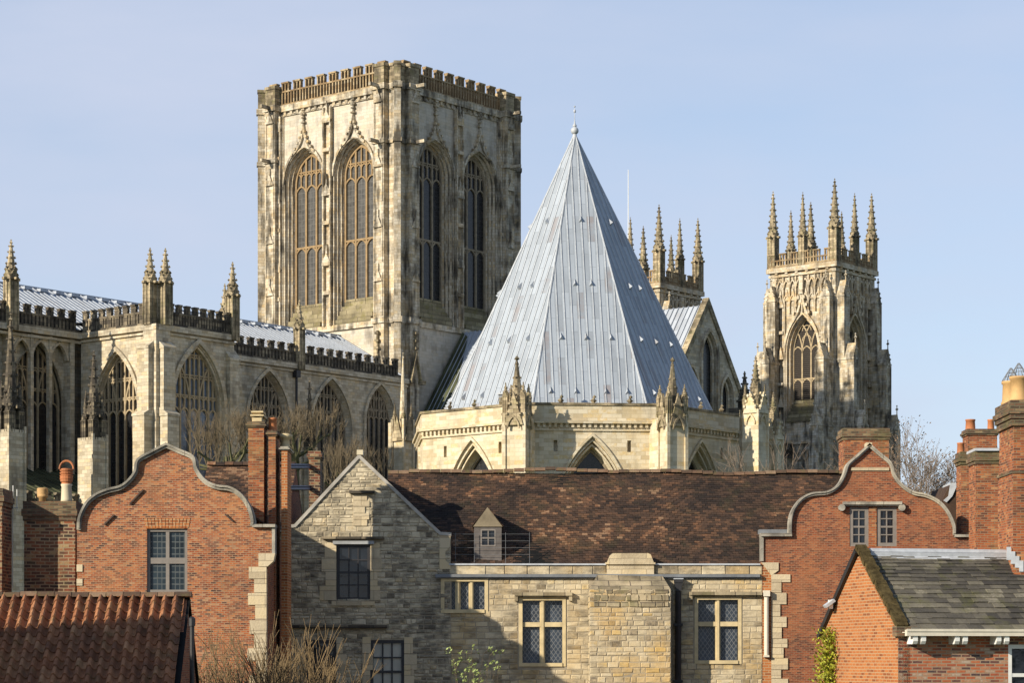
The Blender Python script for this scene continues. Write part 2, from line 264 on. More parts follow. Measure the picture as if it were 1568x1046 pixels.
# ------------------------------------------------------------------ mesh helpers (all vertices given in world space through M)
def fr(o, u, w):
    u = Vector(u).normalized(); w = Vector(w).normalized(); v = w.cross(u)
    m = Matrix((u, v, w)).transposed().to_4x4(); m.translation = Vector(o); return m
def front(d, x=0.0, z=0.0): return fr((x, d, z), (1, 0, 0), (0, -1, 0))    # plane facing the camera at distance d
class MB:
    def __init__(s, M=None): s.v = []; s.f = []; s.m = []; s.a = []; s.M = M or Matrix.Identity(4); s.mi = 0; s.r = .5
    def P(s, p): s.v.append(s.M @ Vector(p)); return len(s.v) - 1
    def idx(s, ii): s.f.append(tuple(ii)); s.m.append(s.mi); s.a.append(s.r)
    def face(s, pts): s.idx([s.P(p) for p in pts])
    def box(s, a, b, c, d, e, f):
        p = [s.P((x, y, z)) for z in (e, f) for y in (c, d) for x in (a, b)]
        for q in ((0, 2, 3, 1), (4, 5, 7, 6), (0, 1, 5, 4), (2, 6, 7, 3), (0, 4, 6, 2), (1, 3, 7, 5)): s.idx([p[i] for i in q])
    def prism(s, poly, w0, w1, back=True):
        a = [s.P((u, v, w1)) for u, v in poly]; b = [s.P((u, v, w0)) for u, v in poly]
        s.idx(a)
        if back: s.idx(b[::-1])
        n = len(a)
        for i in range(n): s.idx((a[i], b[i], b[(i + 1) % n], a[(i + 1) % n]))
    def panel(s, outer, holes, w0, w1, sides=True):
        loops = [outer] + holes
        tri = tessellate_polygon([[Vector((u, v, 0)) for u, v in L] for L in loops])
        flat = [p for L in loops for p in L]
        ix = [s.P((u, v, w1)) for u, v in flat]
        for t in tri: s.idx([ix[k] for k in t])
        k = 0
        for li, L in enumerate(loops):
            n = len(L)
            if li > 0 or sides:
                b = [s.P((u, v, w0)) for u, v in L]
                for i in range(n): s.idx((ix[k + i], ix[k + (i + 1) % n], b[(i + 1) % n], b[i]))
            k += n
    def loft(s, A, wa, B, wb):
        a = [s.P((u, v, wa)) for u, v in A]; b = [s.P((u, v, wb)) for u, v in B]
        for i in range(len(a) - 1): s.idx((a[i], a[i + 1], b[i + 1], b[i]))
    def bar(s, pts, wd, w0, w1, closed=False):
        n = len(pts); L = []; Rr = []
        for i in range(n):
            p = Vector(pts[i])
            if closed: a = Vector(pts[i - 1]); b = Vector(pts[(i + 1) % n])
            else: a = Vector(pts[max(i - 1, 0)]); b = Vector(pts[min(i + 1, n - 1)])
            d1 = (p - a); d2 = (b - p)
            d1 = d1.normalized() if d1.length > 1e-6 else d2.normalized(); d2 = d2.normalized() if d2.length > 1e-6 else d1
            t = (d1 + d2); t = t.normalized() if t.length > 1e-6 else d1
            nn = Vector((-t.y, t.x)); k = 1 / max(.4, nn.dot(Vector((-d1.y, d1.x))))
            L.append(p + nn * wd / 2 * k); Rr.append(p - nn * wd / 2 * k)
        a = [s.P((q.x, q.y, w1)) for q in L]; b = [s.P((q.x, q.y, w1)) for q in Rr]
        c = [s.P((q.x, q.y, w0)) for q in L]; d = [s.P((q.x, q.y, w0)) for q in Rr]
        for i in range(n if closed else n - 1):
            j = (i + 1) % n
            s.idx((b[i], b[j], a[j], a[i])); s.idx((a[i], a[j], c[j], c[i])); s.idx((b[j], b[i], d[i], d[j])); s.idx((d[i], d[j], c[j], c[i]))
        if not closed: s.idx((a[0], c[0], d[0], b[0])); s.idx((a[-1], b[-1], d[-1], c[-1]))
    def lathe(s, prof, n=12, c=(0, 0, 0), rot=0.0, sx=1.0):
        rings = []
        for r, z in prof:
            rings.append([s.P((c[0] + r * math.cos(rot + 2 * math.pi * k / n) * sx, c[1] + r * math.sin(rot + 2 * math.pi * k / n), c[2] + z)) for k in range(n)])
        for a, b in zip(rings, rings[1:]):
            for k in range(n): s.idx((a[k], a[(k + 1) % n], b[(k + 1) % n], b[k]))
        s.idx(rings[0][::-1]); s.idx(rings[-1])
    def tube(s, p0, p1, r0, r1=None, n=6):
        p0 = Vector(p0); p1 = Vector(p1); r1 = r0 if r1 is None else r1
        d = (p1 - p0)
        if d.length < 1e-6: return
        d.normalize(); a = d.orthogonal().normalized(); b = d.cross(a)
        A = [s.P(p0 + (a * math.cos(t) + b * math.sin(t)) * r0) for t in [2 * math.pi * k / n for k in range(n)]]
        B = [s.P(p1 + (a * math.cos(t) + b * math.sin(t)) * r1) for t in [2 * math.pi * k / n for k in range(n)]]
        for k in range(n): s.idx((A[k], A[(k + 1) % n], B[(k + 1) % n], B[k]))
        if n > 3: s.idx(A[::-1]); s.idx(B)
    def path(s, pts, r, n=6):
        for a, b in zip(pts, pts[1:]): s.tube(a, b, r, r, n)
    def build(s, name, mats, parent=None, smooth=False):
        me = bpy.data.meshes.new(name)
        inv = Matrix.Identity(4); p = parent
        Mx = Matrix.Identity(4)
        while p is not None: Mx = p.matrix_basis @ Mx; p = p.parent
        inv = Mx.inverted()
        me.from_pydata([inv @ q for q in s.v], [], s.f)
        if not isinstance(mats, (list, tuple)): mats = [mats]
        for m in mats: me.materials.append(M[m] if isinstance(m, str) else m)
        me.polygons.foreach_set('material_index', s.m)
        me.update()
        uv = me.uv_layers.new(name='UVMap'); at = me.attributes.new('rnd', 'FLOAT', 'FACE')
        at.data.foreach_set('value', s.a)
        vs = me.vertices; buf = [0.0] * (2 * len(me.loops)); Z = Vector((0, 0, 1))
        for pl in me.polygons:
            nn = pl.normal
            if abs(nn.z) > .999: t = Vector((1, 0, 0)); b = Vector((0, 1, 0))
            else:
                t = Z.cross(nn).normalized(); b = nn.cross(t)
                if b.z < 0: b = -b
            for li in pl.loop_indices:
                q = vs[me.loops[li].vertex_index].co
                buf[2 * li] = q.dot(t); buf[2 * li + 1] = q.dot(b)
        uv.data.foreach_set('uv', buf)
        if smooth: me.polygons.foreach_set('use_smooth', [True] * len(me.polygons))
        o = bpy.data.objects.new(name, me); C.objects.link(o)
        if parent is not None: o.parent = parent
        return o
def tag(o, label, cat, group=None):
    o['label'] = label; o['category'] = cat
    if group: o['group'] = group
    return o
def thing(name, label, cat, loc=(0, 0, 0), rz=0.0, group=None):
    o = bpy.data.objects.new(name, None); C.objects.link(o); o.location = loc; o.rotation_euler = (0, 0, rz)
    o.empty_display_size = .5
    return tag(o, label, cat, group)
def copy_tree(o, parent=None):
    c = o.copy(); C.objects.link(c); c.parent = parent
    for ch in list(o.children): copy_tree(ch, c)
    return c
def structure(o): o['kind'] = 'structure'; return o
# curves
def arch(a, vs, rise, n=10, cu=0.0):
    if rise <= a * 1.001: rise = a * 1.002
    Rr = (a * a + rise * rise) / (2 * a); th = math.asin(min(1, rise / Rr)); L = []
    for i in range(n + 1):
        t = th * i / n; L.append((cu - (a - Rr + Rr * math.cos(t)) if False else cu + (Rr - a) - Rr * math.cos(t), vs + Rr * math.sin(t)))
    return L + [(2 * cu - u, v) for u, v in L[-2::-1]]
def opening(cu, v0, vs, a, rise, n=10): return [(cu - a, v0)] + arch(a, vs, rise, n, cu) + [(cu + a, v0)]
def ogee(cu, vs, a, rise, tip, n=8):
    A = arch(a, vs, rise, n, cu); L = A[:n - 2]
    p0 = L[-1]; p2 = (cu, tip); p1 = (cu - .04 * a, vs + rise * .98)
    for i in range(1, 7):
        t = i / 6; L.append(tuple((1 - t) ** 2 * p0[k] + 2 * t * (1 - t) * p1[k] + t * t * p2[k] for k in (0, 1)))
    return L + [(2 * cu - u, v) for u, v in L[-2::-1]]
def tracery(mb, cu, v0, vs, a, rise, nl, w0, w1, t=.16, transoms=(), style='inter', hvo=None):
    Rr = (a * a + rise * rise) / (2 * a); lw = 2 * a / nl
    mb.bar(opening(cu, v0, vs, a, rise), t * 1.3, w0, w1 + .02)
    def inside(u, v): return v <= vs or ((u - cu - (Rr - a)) ** 2 + (v - vs) ** 2 < Rr * Rr and (u - cu + (Rr - a)) ** 2 + (v - vs) ** 2 < Rr * Rr)
    def top(u):
        x = abs(u - cu); return vs + math.sqrt(max(0, Rr * Rr - (x + Rr - a) ** 2))
    for i in range(1, nl):
        u = cu - a + lw * i
        mb.bar([(u, v0), (u, top(u) if style == 'perp' else vs)], t, w0, w1)
        if style != 'perp' or (style == 'perp' and hvo is not None and nl == 5 and i in (2, 3)):
            for sg in ((1, -1) if style != 'perp' else ((-1,) if i == 2 else (1,))):
                L = []
                for k in range(40):
                    th = k * .045; q = (u + sg * (Rr - Rr * math.cos(th)), vs + Rr * math.sin(th))
                    if not inside(*q): break
                    L.append(q)
                if len(L) > 1: mb.bar(L, t * .8, w0, w1 - .02)
    hv = hvo if hvo is not None else (vs if style != 'perp' else vs - .35 * rise)
    levels = [hv] + list(transoms)
    for tv in levels:
        if tv in transoms: mb.bar([(cu - a, tv + lw * .62), (cu + a, tv + lw * .62)], t * .9, w0 + .01, w1 - .01)
        for i in range(nl):
            u = cu - a + lw * (i + .5)
            mb.bar(arch(lw / 2, tv, lw * .62, 4, u), t * .7, w0 + .02, w1 - .03)
    if style == 'perp':
        for i in range(nl):                      # panel tracery in the head
            u = cu - a + lw * (i + .5); v1 = top(u)
            if v1 - hv > lw * .9:
                mb.bar([(u, hv + lw * .6), (u, v1)], t * .7, w0 + .01, w1 - .04)
                for du in (-lw / 4, lw / 4):
                    vv = hv + lw * 1.15
                    if vv + lw * .4 < top(u + du): mb.bar(arch(lw / 4, vv, lw * .34, 3, u + du), t * .55, w0 + .02, w1 - .05)
        for kk in range(1, 5):
            vv = hv + lw * 1.6 * kk
            x = a
            while x > .1 and top(cu + x) < vv: x -= .1
            if x > .3:
                mb.bar([(cu - x, vv), (cu + x, vv)], t * .6, w0 + .02, w1 - .05)
                for i in range(2 * nl):
                    u = cu - a + lw * (i + .5) / 2
                    if vv + lw * 1.5 < top(u) + .3: mb.bar(arch(lw / 4, min(vv + lw * 1.1, top(u) - lw * .4), lw * .34, 3, u), t * .55, w0 + .02, w1 - .05)
    else:
        for i in range(nl):                      # small curved daggers between the crossing bars
            u = cu - a + lw * (i + .5)
            for k in range(1, 5):
                v = vs + lw * (.25 + .95 * k)
                if inside(u - lw * .4, v + .3) and inside(u + lw * .4, v + .3):
                    mb.bar(arch(lw / 2, v, lw * .5, 3, u), t * .55, w0 + .03, w1 - .05)
    return opening(cu, v0, vs, a, rise)
def window(parent, Mf, cu, v0, vs, a, rise, nl, wg, depth, mats, t=.16, transoms=(), style='inter', name='window', hvo=None):
    mb = MB(Mf); op = tracery(mb, cu, v0, vs, a, rise, nl, wg, wg + depth, t, transoms, style, hvo)
    o = mb.build(name, mats[0], parent)
    g = MB(Mf); g.face([(u, v, wg + depth * .35) for u, v in op]); g.build('glass', mats[1], o)
    return o
def crocket(mb, p, r):
    p = Vector(p); q = [mb.P(p + Vector(d) * r) for d in ((1, 0, 0), (0, 1, 0), (-1, 0, 0), (0, -1, 0), (0, 0, 1.1), (0, 0, -.9))]
    for a, b in ((0, 1), (1, 2), (2, 3), (3, 0)): mb.idx((q[a], q[b], q[4])); mb.idx((q[b], q[a], q[5]))
def pinnacle(mb, s, h1, h2, nc=6, gab=True, stubs=True, z0=0.0, c=(0, 0)):
    """square crocketed pinnacle standing on its own base, centre c"""
    x, y = c; h = s / 2; e = s * .12
    mb.box(x - h * .86, x + h * .86, y - h * .86, y + h * .86, z0, z0 + h1)
    for sx in (-1, 1):
        for sy in (-1, 1): mb.box(x + sx * h - (e if sx > 0 else 0), x + sx * h + (e if sx < 0 else 0), y + sy * h - (e if sy > 0 else 0), y + sy * h + (e if sy < 0 else 0), z0, z0 + h1)
    for dx, dy in ((1, 0), (-1, 0), (0, 1), (0, -1)):
        mb.box(x + dx * h * .9 - .06 * s, x + dx * h * .9 + .06 * s, y + dy * h * .9 - .06 * s, y + dy * h * .9 + .06 * s, z0, z0 + h1)
    zt = z0 + h1
    mb.box(x - h * 1.15, x + h * 1.15, y - h * 1.15, y + h * 1.15, zt, zt + .12 * s)
    if stubs:
        for dx, dy in ((1, 0), (-1, 0), (0, 1), (0, -1)):
            mb.box(x + dx * h * 1.5 - .16 * s, x + dx * h * 1.5 + .16 * s, y + dy * h * 1.5 - .16 * s, y + dy * h * 1.5 + .16 * s, zt - .05 * s, zt + .16 * s)
    if gab:
        g = s * .95
        for dx, dy in ((1, 0), (-1, 0), (0, 1), (0, -1)):
            ux, uy = -dy, dx; o = Vector((x + dx * h, y + dy * h, zt + .1 * s)); i = Vector((x, y, zt + .1 * s)); U = Vector((ux, uy, 0)) * h
            mb.face([o - U, o + U, o + Vector((0, 0, g))]); mb.face([o + U, i + U, i + Vector((0, 0, g)), o + Vector((0, 0, g))]); mb.face([i - U, o - U, o + Vector((0, 0, g)), i + Vector((0, 0, g))])
            crocket(mb, o + Vector((0, 0, g * 1.06)), .14 * s)
            for k in (.35, .7):
                crocket(mb, o - U * (1 - k) + Vector((0, 0, g * k)), .10 * s); crocket(mb, o + U * (1 - k) + Vector((0, 0, g * k)), .10 * s)
    r0 = h * 1.12; r1 = s * .075; zb = zt + .1 * s; zz = zb + h2
    mb.lathe([(r0 * .98, zb - z0), (r0 * .92, zb - z0 + .02 * h2), (r0 * .5 + r1 * .5, zb - z0 + .46 * h2), (r1, h2 * .95 + zb - z0)], 8, (x, y, z0), R(22.5))
    for k in range(nc):
        t = (k + .6) / (nc + .3); r = r0 * (1 - t) + r1 * t + .05 * s
        for q in range(4):
            an = math.pi / 2 * q + (math.pi / 4 if False else 0); crocket(mb, (x + math.cos(an + .785) * r, y + math.sin(an + .785) * r, zb + h2 * .95 * t), (.19 - .08 * t) * s)
    crocket(mb, (x, y, zb + h2 * .94), .2 * s); crocket(mb, (x, y, zz), .11 * s)
    mb.tube((x, y, zb + h2 * .9), (x, y, zz + .1 * s), .035 * s, .02 * s, 5)
def battlement(mb, u0, u1, v0, low, high, n, w0, w1, post=.16, np=2, frac=.55):
    """pierced battlemented parapet: rails, posts and merlon caps between u0 and u1"""
    p = (u1 - u0) / n; rl = min(.22, (low - v0) * .22)
    mb.box(u0, u1, v0, v0 + rl, w0, w1)
    for i in range(n):
        a = u0 + p * i; b = a + p * frac
        mb.box(a, b, high - rl * .8, high, w0 - .05, w1 + .05)
        mb.box(a, b + p * (1 - frac) if i < n - 1 else b, low - rl * .8, low, w0, w1)
        for k in range(np + 1):
            c = a + (b - a) * k / np; c = min(max(c, a + post / 2), b - post / 2)
            mb.box(c - post / 2, c + post / 2, v0 + rl, low - rl * .8, w0 + .04, w1 - .04); mb.box(c - post / 2, c + post / 2, low, high - rl * .8, w0 + .04, w1 - .04)
        for k in range(np):
            c = a + (b - a) * (k + .5) / np; mb.bar(arch((b - a) / np / 2, high - rl * 2.3, rl * 1.6, 3, c), post * .5, w0 + .06, w1 - .06)
        if i < n - 1:
            g = p * (1 - frac); c = b + g / 2; mb.box(c - post / 2, c + post / 2, v0 + rl, low - rl * .8, w0 + .04, w1 - .04)

# ------------------------------------------------------------------ cathedral axes: x = west, y = south, origin at the north-east corner of the central tower
WD = Vector((.628, .778, 0)).normalized(); SD = Vector((-.778, .628, 0)).normalized(); UP = Vector((0, 0, 1))
OR = Vector((-11.95, 250, 0)); RZ = math.atan2(WD.y, WD.x)
MM = Matrix((WD, SD, UP)).transposed().to_4x4(); MM.translation = OR
def mp(x, y, z=0): return MM @ Vector((x, y, z))
def mN(x, y, z=0): return MM @ fr((x, y, z), (1, 0, 0), (0, -1, 0))       # face looking north, u runs west
def mE(x, y, z=0): return MM @ fr((x, y, z), (0, -1, 0), (-1, 0, 0))      # face looking east, u runs north
def mS(x, y, z=0): return MM @ fr((x, y, z), (-1, 0, 0), (0, 1, 0))
def mW(x, y, z=0): return MM @ fr((x, y, z), (0, 1, 0), (1, 0, 0))

#==GROUND==
gm = MB(); gm.face([(-4000, -400, 0), (4000, -400, 0), (4000, 5500, 0), (-4000, 5500, 0)])
structure(gm.build('ground', 'grass'))

#==CENTRAL TOWER==
def central_tower():
    W = 19.9
    T = thing('central_tower', 'huge square cathedral tower of pale limestone with tall paired windows and battlements', 'tower', mp(0, 0), RZ)
    fw = [mN(0, 0), mE(0, W), mS(W, W), mW(W, 0)]
    wall = MB(); det = MB(); och = MB(); par = MB()
    V0, VS, VA = 42.9, 59.3, 3.8; A = 2.95
    for fi, Mf in enumerate(fw):
        vis = fi < 2
        for m in (wall, det, och, par): m.M = Mf
        cs = (6.2, 13.7)
        holes = [opening(c, V0, VS, A, VA, 12) for c in cs]
        wall.panel([(0, 43), (W, 43), (W, 68), (0, 68)], [], -.2, 0) if False else None
        wall.panel([(0, 0), (W, 0), (W, 68), (0, 68)], holes if vis else [], -.1, 0, False)
        det.box(-.2, W + .2, 67.4, 68.1, -.1, .35)                       # cornice
        det.box(0, W, 66.9, 67.1, 0, .15)
        for k in range(22): det.box(k * .93 + .4, k * .93 + .75, 66.95, 67.4, 0, .22)
        det.box(0, W, 42.3, 42.9, 0, .28)                                # base string
        par.mi = 0
        battlement(par, .9, W - .9, 68.1, 69.75, 70.75, 10, -.35, .12, .17, 2, .62)
        if not vis: continue
        for c in cs:
            P = [opening(c, V0, VS, A - k, VA - k * .95, 12) for k in (0, .16, .18, .36, .38, .6)]
            ww = [0, -.25, -.4, -.65, -.8, -1.2]
            och.mi = 0
            for i in range(5): och.loft(P[i], ww[i], P[i + 1], ww[i + 1])
            for k, ww_ in ((.0, .04), (.18, -.36), (.38, -.76)):             # shafts round the splay
                det.bar(opening(c, V0, VS, A - k, VA - k * .95, 12), .13, ww_ - .1, ww_ + .1)
            det.bar(ogee(c, VS, A + .12, VA + .25, VS + 6.3), .26, 0, .28)
            for s_ in (-1, 1):
                for k in range(5):
                    t = k / 5; uu = c + s_ * (1.55 * (1 - t) ** 1.6 + .12); vv = VS + 3.1 + 2.9 * t
                    och.box(uu - .12, uu + .12, vv - .1, vv + .15, .05, .42)
            det.box(c - .09, c + .09, VS + 6.2, VS + 8.1, .05, .25)
            for vv, r in ((6.5, .28), (7.0, .22), (7.4, .3), (7.9, .2)): det.box(c - r, c + r, VS + vv - .08, VS + vv + .1, .02, .36)
            # sloping sill in courses
            sill = MB(Mf)
            for k in range(5):
                va = V0 + .52 * k; wa = .25 - .32 * k
                sill.box(c - 2.6 + .02 * k, c + 2.6 - .02 * k, va, va + .52, wa - .9, wa)
            for k in range(3): sill.box(c - 2.2 + k * 1.5, c - .8 + k * 1.5, 45.4, 45.75, -1.5, -1.0)
            sill.build('sloping_sill', 'mossy_slab', T)
        for c, hw in ((W / 2 - .0, .62), (2.55, .35), (W - 2.55, .35)):    # buttress strips with niches
            det.box(c - hw, c - hw + .2, V0, 66.9, 0, .5); det.box(c + hw - .2, c + hw, V0, 66.9, 0, .5)
            och.box(c - hw + .2, c + hw - .2, V0, 66.9, 0, .12)
            for vv in (49.5, 57.2, 65.2):
                det.prism([(c - hw, vv), (c + hw, vv), (c + hw, vv + .35), (c, vv + 1.4), (c - hw, vv + .35)], .1, .55)
                crv = [(c - .12, vv + 1.3), (c + .12, vv + 1.3), (c, vv + 2.4)]; det.prism(crv, .2, .5)
                och.box(c - hw * .8, c + hw * .8, vv - 3.2, vv - 2.8, 0, .6)
        # dark rain-washed bands and thin shafts on the jambs
        for c in cs:
            for s_ in (-1, 1): det.box(c + s_ * 3.2 - .07, c + s_ * 3.2 + .07, V0 + .5, 66.9, 0, .16)
    wall.build('wall', 'tower_pale', T); det.build('moulding', 'tower_weath', T); och.build('window_splay', 'tower', T)
    par.build('parapet', 'tower_ochre', T)
    # clustered corner turrets
    for k in range(4):
        Tm = MM @ Matrix.Translation(((0, 0, 0), (W, 0, 0), (W, W, 0), (0, W, 0))[k]) @ Matrix.Rotation(math.pi / 2 * k, 4, 'Z')
        t = MB(Tm)
        def plan(g, z0, z1):
            t.box(-.25 - g, 2.3, -.25 - g, 2.3, z0, z1)
            t.box(-.95 - g, 1.0, 1.05 - g, 2.55 + g, z0, z1 + .001); t.box(1.05 - g, 2.55 + g, -.95 - g, 1.0, z0, z1 + .001)
            c = -.3; q = .5 + g
            t.prism_z = None
            pts = [(c - q, c), (c, c - q), (c + q + .6, c + .6), (c + .6, c + q + .6)]
            a = [t.P((x, y, z0)) for x, y in pts]; b = [t.P((x, y, z1 + .002)) for x, y in pts]
            t.idx(b)
            for i in range(4): t.idx((a[i], a[(i + 1) % 4], b[(i + 1) % 4], b[i]))
        plan(0, 0, 68.2)
        for z0, z1, g in ((42.4, 43.0, .2), (61.7, 62.15, .16), (67.5, 68.1, .22)): plan(g, z0, z1)
        t.mi = 1; plan(-.03, 68.2, 69.95); plan(.07, 69.95, 70.3); t.mi = 0
        for z in (43.2, 49.0, 55.5, 62.4):                                # little canopies and shafts on the pier faces
            for sw in (0, 1):
                Mp = Tm @ (fr((-.95, 1.8, 0), (0, -1, 0), (-1, 0, 0)) if sw == 0 else fr((1.8, -.95, 0), (1, 0, 0), (0, -1, 0)))
                t.M = Mp; H = 4.6
                for uu in (-.62, .5): t.box(uu, uu + .12, z, z + H, 0, .1)
                t.prism([(-.62, z + H - .9), (.62, z + H - .9), (0, z + H + .4)], 0, .22)
                t.box(-.1, .1, z + H + .3, z + H + 1.0, 0, .2)
        t.M = Tm
        for z in (62.0, 68.0):                                            # gargoyles
            for p in ((-1.9, 1.8), (1.8, -1.9)):
                t.box(p[0] - (.5 if p[0] < 0 else .16), p[0] + (.9 if p[0] < 0 else .16), p[1] - (.16 if p[0] < 0 else .5), p[1] + (.16 if p[0] < 0 else .9), z - .3, z + .05)
        t.build('corner_turret', ('tower_weath', 'weath'), T)
    for Mf in fw[:2]:
        for c in (6.2, 13.7):
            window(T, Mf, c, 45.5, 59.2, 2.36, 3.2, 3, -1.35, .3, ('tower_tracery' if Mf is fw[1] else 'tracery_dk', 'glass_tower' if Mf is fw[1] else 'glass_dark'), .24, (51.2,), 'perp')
    rf = MB(MM); rf.box(.3, W - .3, .3, W - .3, 66, 68.3); rf.build('roof_deck', 'lead2', T)
    # spirelet canopies on the base of the corner (one on each pier)
    cn = MB(MM)
    for Mf, u in ((mE(-.95, 1.8), 0), (mN(1.8, -.95), 0)):
        cn.M = Mf
        cn.bar([(-.75, 36.2), (0, 39.3), (.75, 36.2)], .2, 0, .35); cn.box(-.1, .1, 39.2, 41.6, 0, .3)
        for vv in (39.6, 40.4, 41.2): cn.box(-.25, .25, vv, vv + .25, 0, .4)
        for s_ in (-1, 1): cn.box(s_ * .85 - .3, s_ * .85 + .3, 35.9, 36.3, 0, .6)
    cn.build('canopy', 'weath', T)
    T.location = mp(-.22, .27)
central_tower()

#==CHOIR==
def choir():
    T = thing('cathedral_choir', 'long grey limestone choir range with dark pierced battlements and traceried windows left of the tower', 'church', mp(-20, 5), RZ)
    ZT = 38.2; ZP = 36.2; YC = -1.2; YB = -11.3; X0, XB0, XB1 = -78.0, -45.3, -35.7
    wall = MB(); mold = MB(); par = MB()
    # ---- north clerestory between the projecting bay and the tower
    cw = [(-32.4, 2.55, 31.2), (-22.6, 2.55, 31.2), (-13.0, 2.1, 31.2)]
    wall.M = mN(0, YC); mold.M = wall.M; par.M = wall.M
    wins = []
    cx = []
    for px, ap, hw in ((411, 569, 2.95), (507, 581, 2.95), (582, 590, 2.3)):
        c = (px - 784) / F; d0 = OR + SD * YC
        x = (c * d0.y - d0.x) / (WD.x - c * WD.y); d = d0.y + WD.y * x
        cx.append((x, CZ + (1008 - ap) * d / F, hw))
    holes = []
    for x, ap, hw in cx: holes.append(opening(x, 12, ap - hw * 1.75, hw, hw * 1.75, 10))
    wall.panel([(XB1, 8), (-.3, 8), (-.3, ZP), (XB1, ZP)], holes, -.6, 0, False)
    for (x, ap, hw), h in zip(cx, holes):
        mold.bar(opening(x, 12, ap - hw * 1.75, hw + .2, hw * 1.75 + .25, 10), .34, 0, .22)
        for k in (1,): mold.loft(opening(x, 12, ap - hw * 1.75, hw, hw * 1.75, 10), -.0, opening(x, 12, ap - hw * 1.75, hw - .3, hw * 1.75 - .3, 10), -.55)
        window(T, mN(0, YC), x, 12, ap - hw * 1.75, hw - .3, hw * 1.75 - .3, 5, -.8, .3, ('tracery_dk', 'glass_dark'), .17, (22,), 'perp', hvo=ap - hw * 1.75 + .2)
    mold.box(XB1, -.3, ZP - .5, ZP, 0, .35); mold.box(XB1, -.3, ZP - .85, ZP - .65, 0, .18)
    battlement(par, XB1 + .3, -1.2, ZP, ZT - .75, ZT, 24, -.15, .2, .26, 1, .52)
    # ---- presbytery wall to the east with a free-standing screen of mullions
    W2 = mN(0, YC); wall.M = W2
    bays = [(-49.9, 3.2), (-58.8, 3.2), (-67.7, 3.2)]
    wall.panel([(X0, 8), (XB0, 8), (XB0, ZP), (X0, ZP)], [opening(c, 16.5, 29.6, hw - .15, 5.5, 10) for c, hw in bays], -.6, -.9, False)
    mold.M = W2
    mold.box(X0, XB0, ZP - .55, ZP, -.9, .35); mold.box(X0, XB0, ZP - .95, ZP - .7, -.9, .15)
    for c, hw in bays:
        window(T, W2, c, 16.5, 29.6, hw - .25, 5.4, 5, -1.5, .3, ('tracery', 'glass_dark'), .17, (21.5,), 'perp', hvo=29.0)
        for uu in (c - hw - .55, c + hw + .1): mold.box(uu, uu + .5, 12, ZP - .6, -.9, .05)
        for k in (1, 2): mold.box(c - hw + hw * 2 / 3 * k - .16, c - hw + hw * 2 / 3 * k + .16, 15.5, ZP - .6, -.45, 0)
        mold.box(c - hw, c + hw, 21.9, 22.2, -.45, -.02); mold.box(c - hw, c + hw, 16.2, 16.6, -.9, .1)
        for k in range(3): mold.bar(arch(.98, 33.6, 1.5, 6, c - hw + hw / 3 * (2 * k + 1)), .22, -.42, -.05)
        for k in range(3):
            for s_ in (-1, 1):
                q = c - hw + hw / 3 * (2 * k + 1)
                mold.prism([(q + s_ * hw / 3, 33.6), (q + s_ * hw / 3, 35.4), (q + s_ * .1, 35.4)], -.4, -.1)
    battlement(par, X0, XB0 - .1, ZP, ZT - .75, ZT, 25, -.15, .2, .26, 1, .52)
    # ---- projecting eastern transept bay: north and east faces
    wall.M = mN(0, YB); mold.M = wall.M; par.M = wall.M
    c0 = (XB0 + XB1) / 2 + .25; hw = 3.05; vs = 29.3
    h = opening(c0, 10, vs, hw, 5.5, 12)
    wall.panel([(XB0, 0), (XB1, 0), (XB1, ZP), (XB0, ZP)], [h], -.6, 0, False)
    mold.bar(opening(c0, 10, vs, hw + .25, 5.9, 12), .4, 0, .25); mold.bar(opening(c0, 10, vs, hw - .1, 5.4, 12), .2, -.4, -.1)
    mold.box(XB0 - .35, XB1 + .35, ZP - .5, ZP, 0, .35); mold.box(XB0, XB1, ZP - .85, ZP - .65, 0, .2)
    window(T, mN(0, YB), c0, 10, vs, hw - .15, 5.35, 5, -.75, .32, ('tracery', 'glass_blue'), .2, (18,), 'perp', hvo=28.4)
    battlement(par, XB0 + 1.4, XB1 - .2, ZP, ZT - .75, ZT, 8, -.15, .2, .24, 1, .56)
    Me = mE(XB0, YC); wall.M = Me; mold.M = Me; par.M = Me; L = YC - YB
    c1 = 4.9; hw1 = 2.9
    h = opening(c1, 12, 28.6, hw1, 5.4, 12)
    wall.panel([(-.0, 0), (L, 0), (L, ZP), (-.0, ZP)], [h], -.6, 0, False)
    mold.bar(opening(c1, 12, 28.6, hw1 + .25, 5.8, 12), .36, 0, .25)
    mold.box(0, L + .35, ZP - .5, ZP, 0, .35); mold.box(0, L, ZP - .85, ZP - .65, 0, .2)
    window(T, Me, c1, 12, 28.6, hw1 - .12, 5.25, 5, -.75, .32, ('tracery', 'glass_dark'), .2, (18,), 'perp', hvo=28.2)
    battlement(par, .4, L - 1.0, ZP, ZT - .75, ZT, 8, -.15, .2, .22, 2, .56)
    Mw = mW(XB1, YB); wall.M = Mw; wall.panel([(0, 0), (L, 0), (L, ZP), (0, ZP)], [], -.2, 0, False)
    # corner buttresses with set-offs
    b = MB(MM)
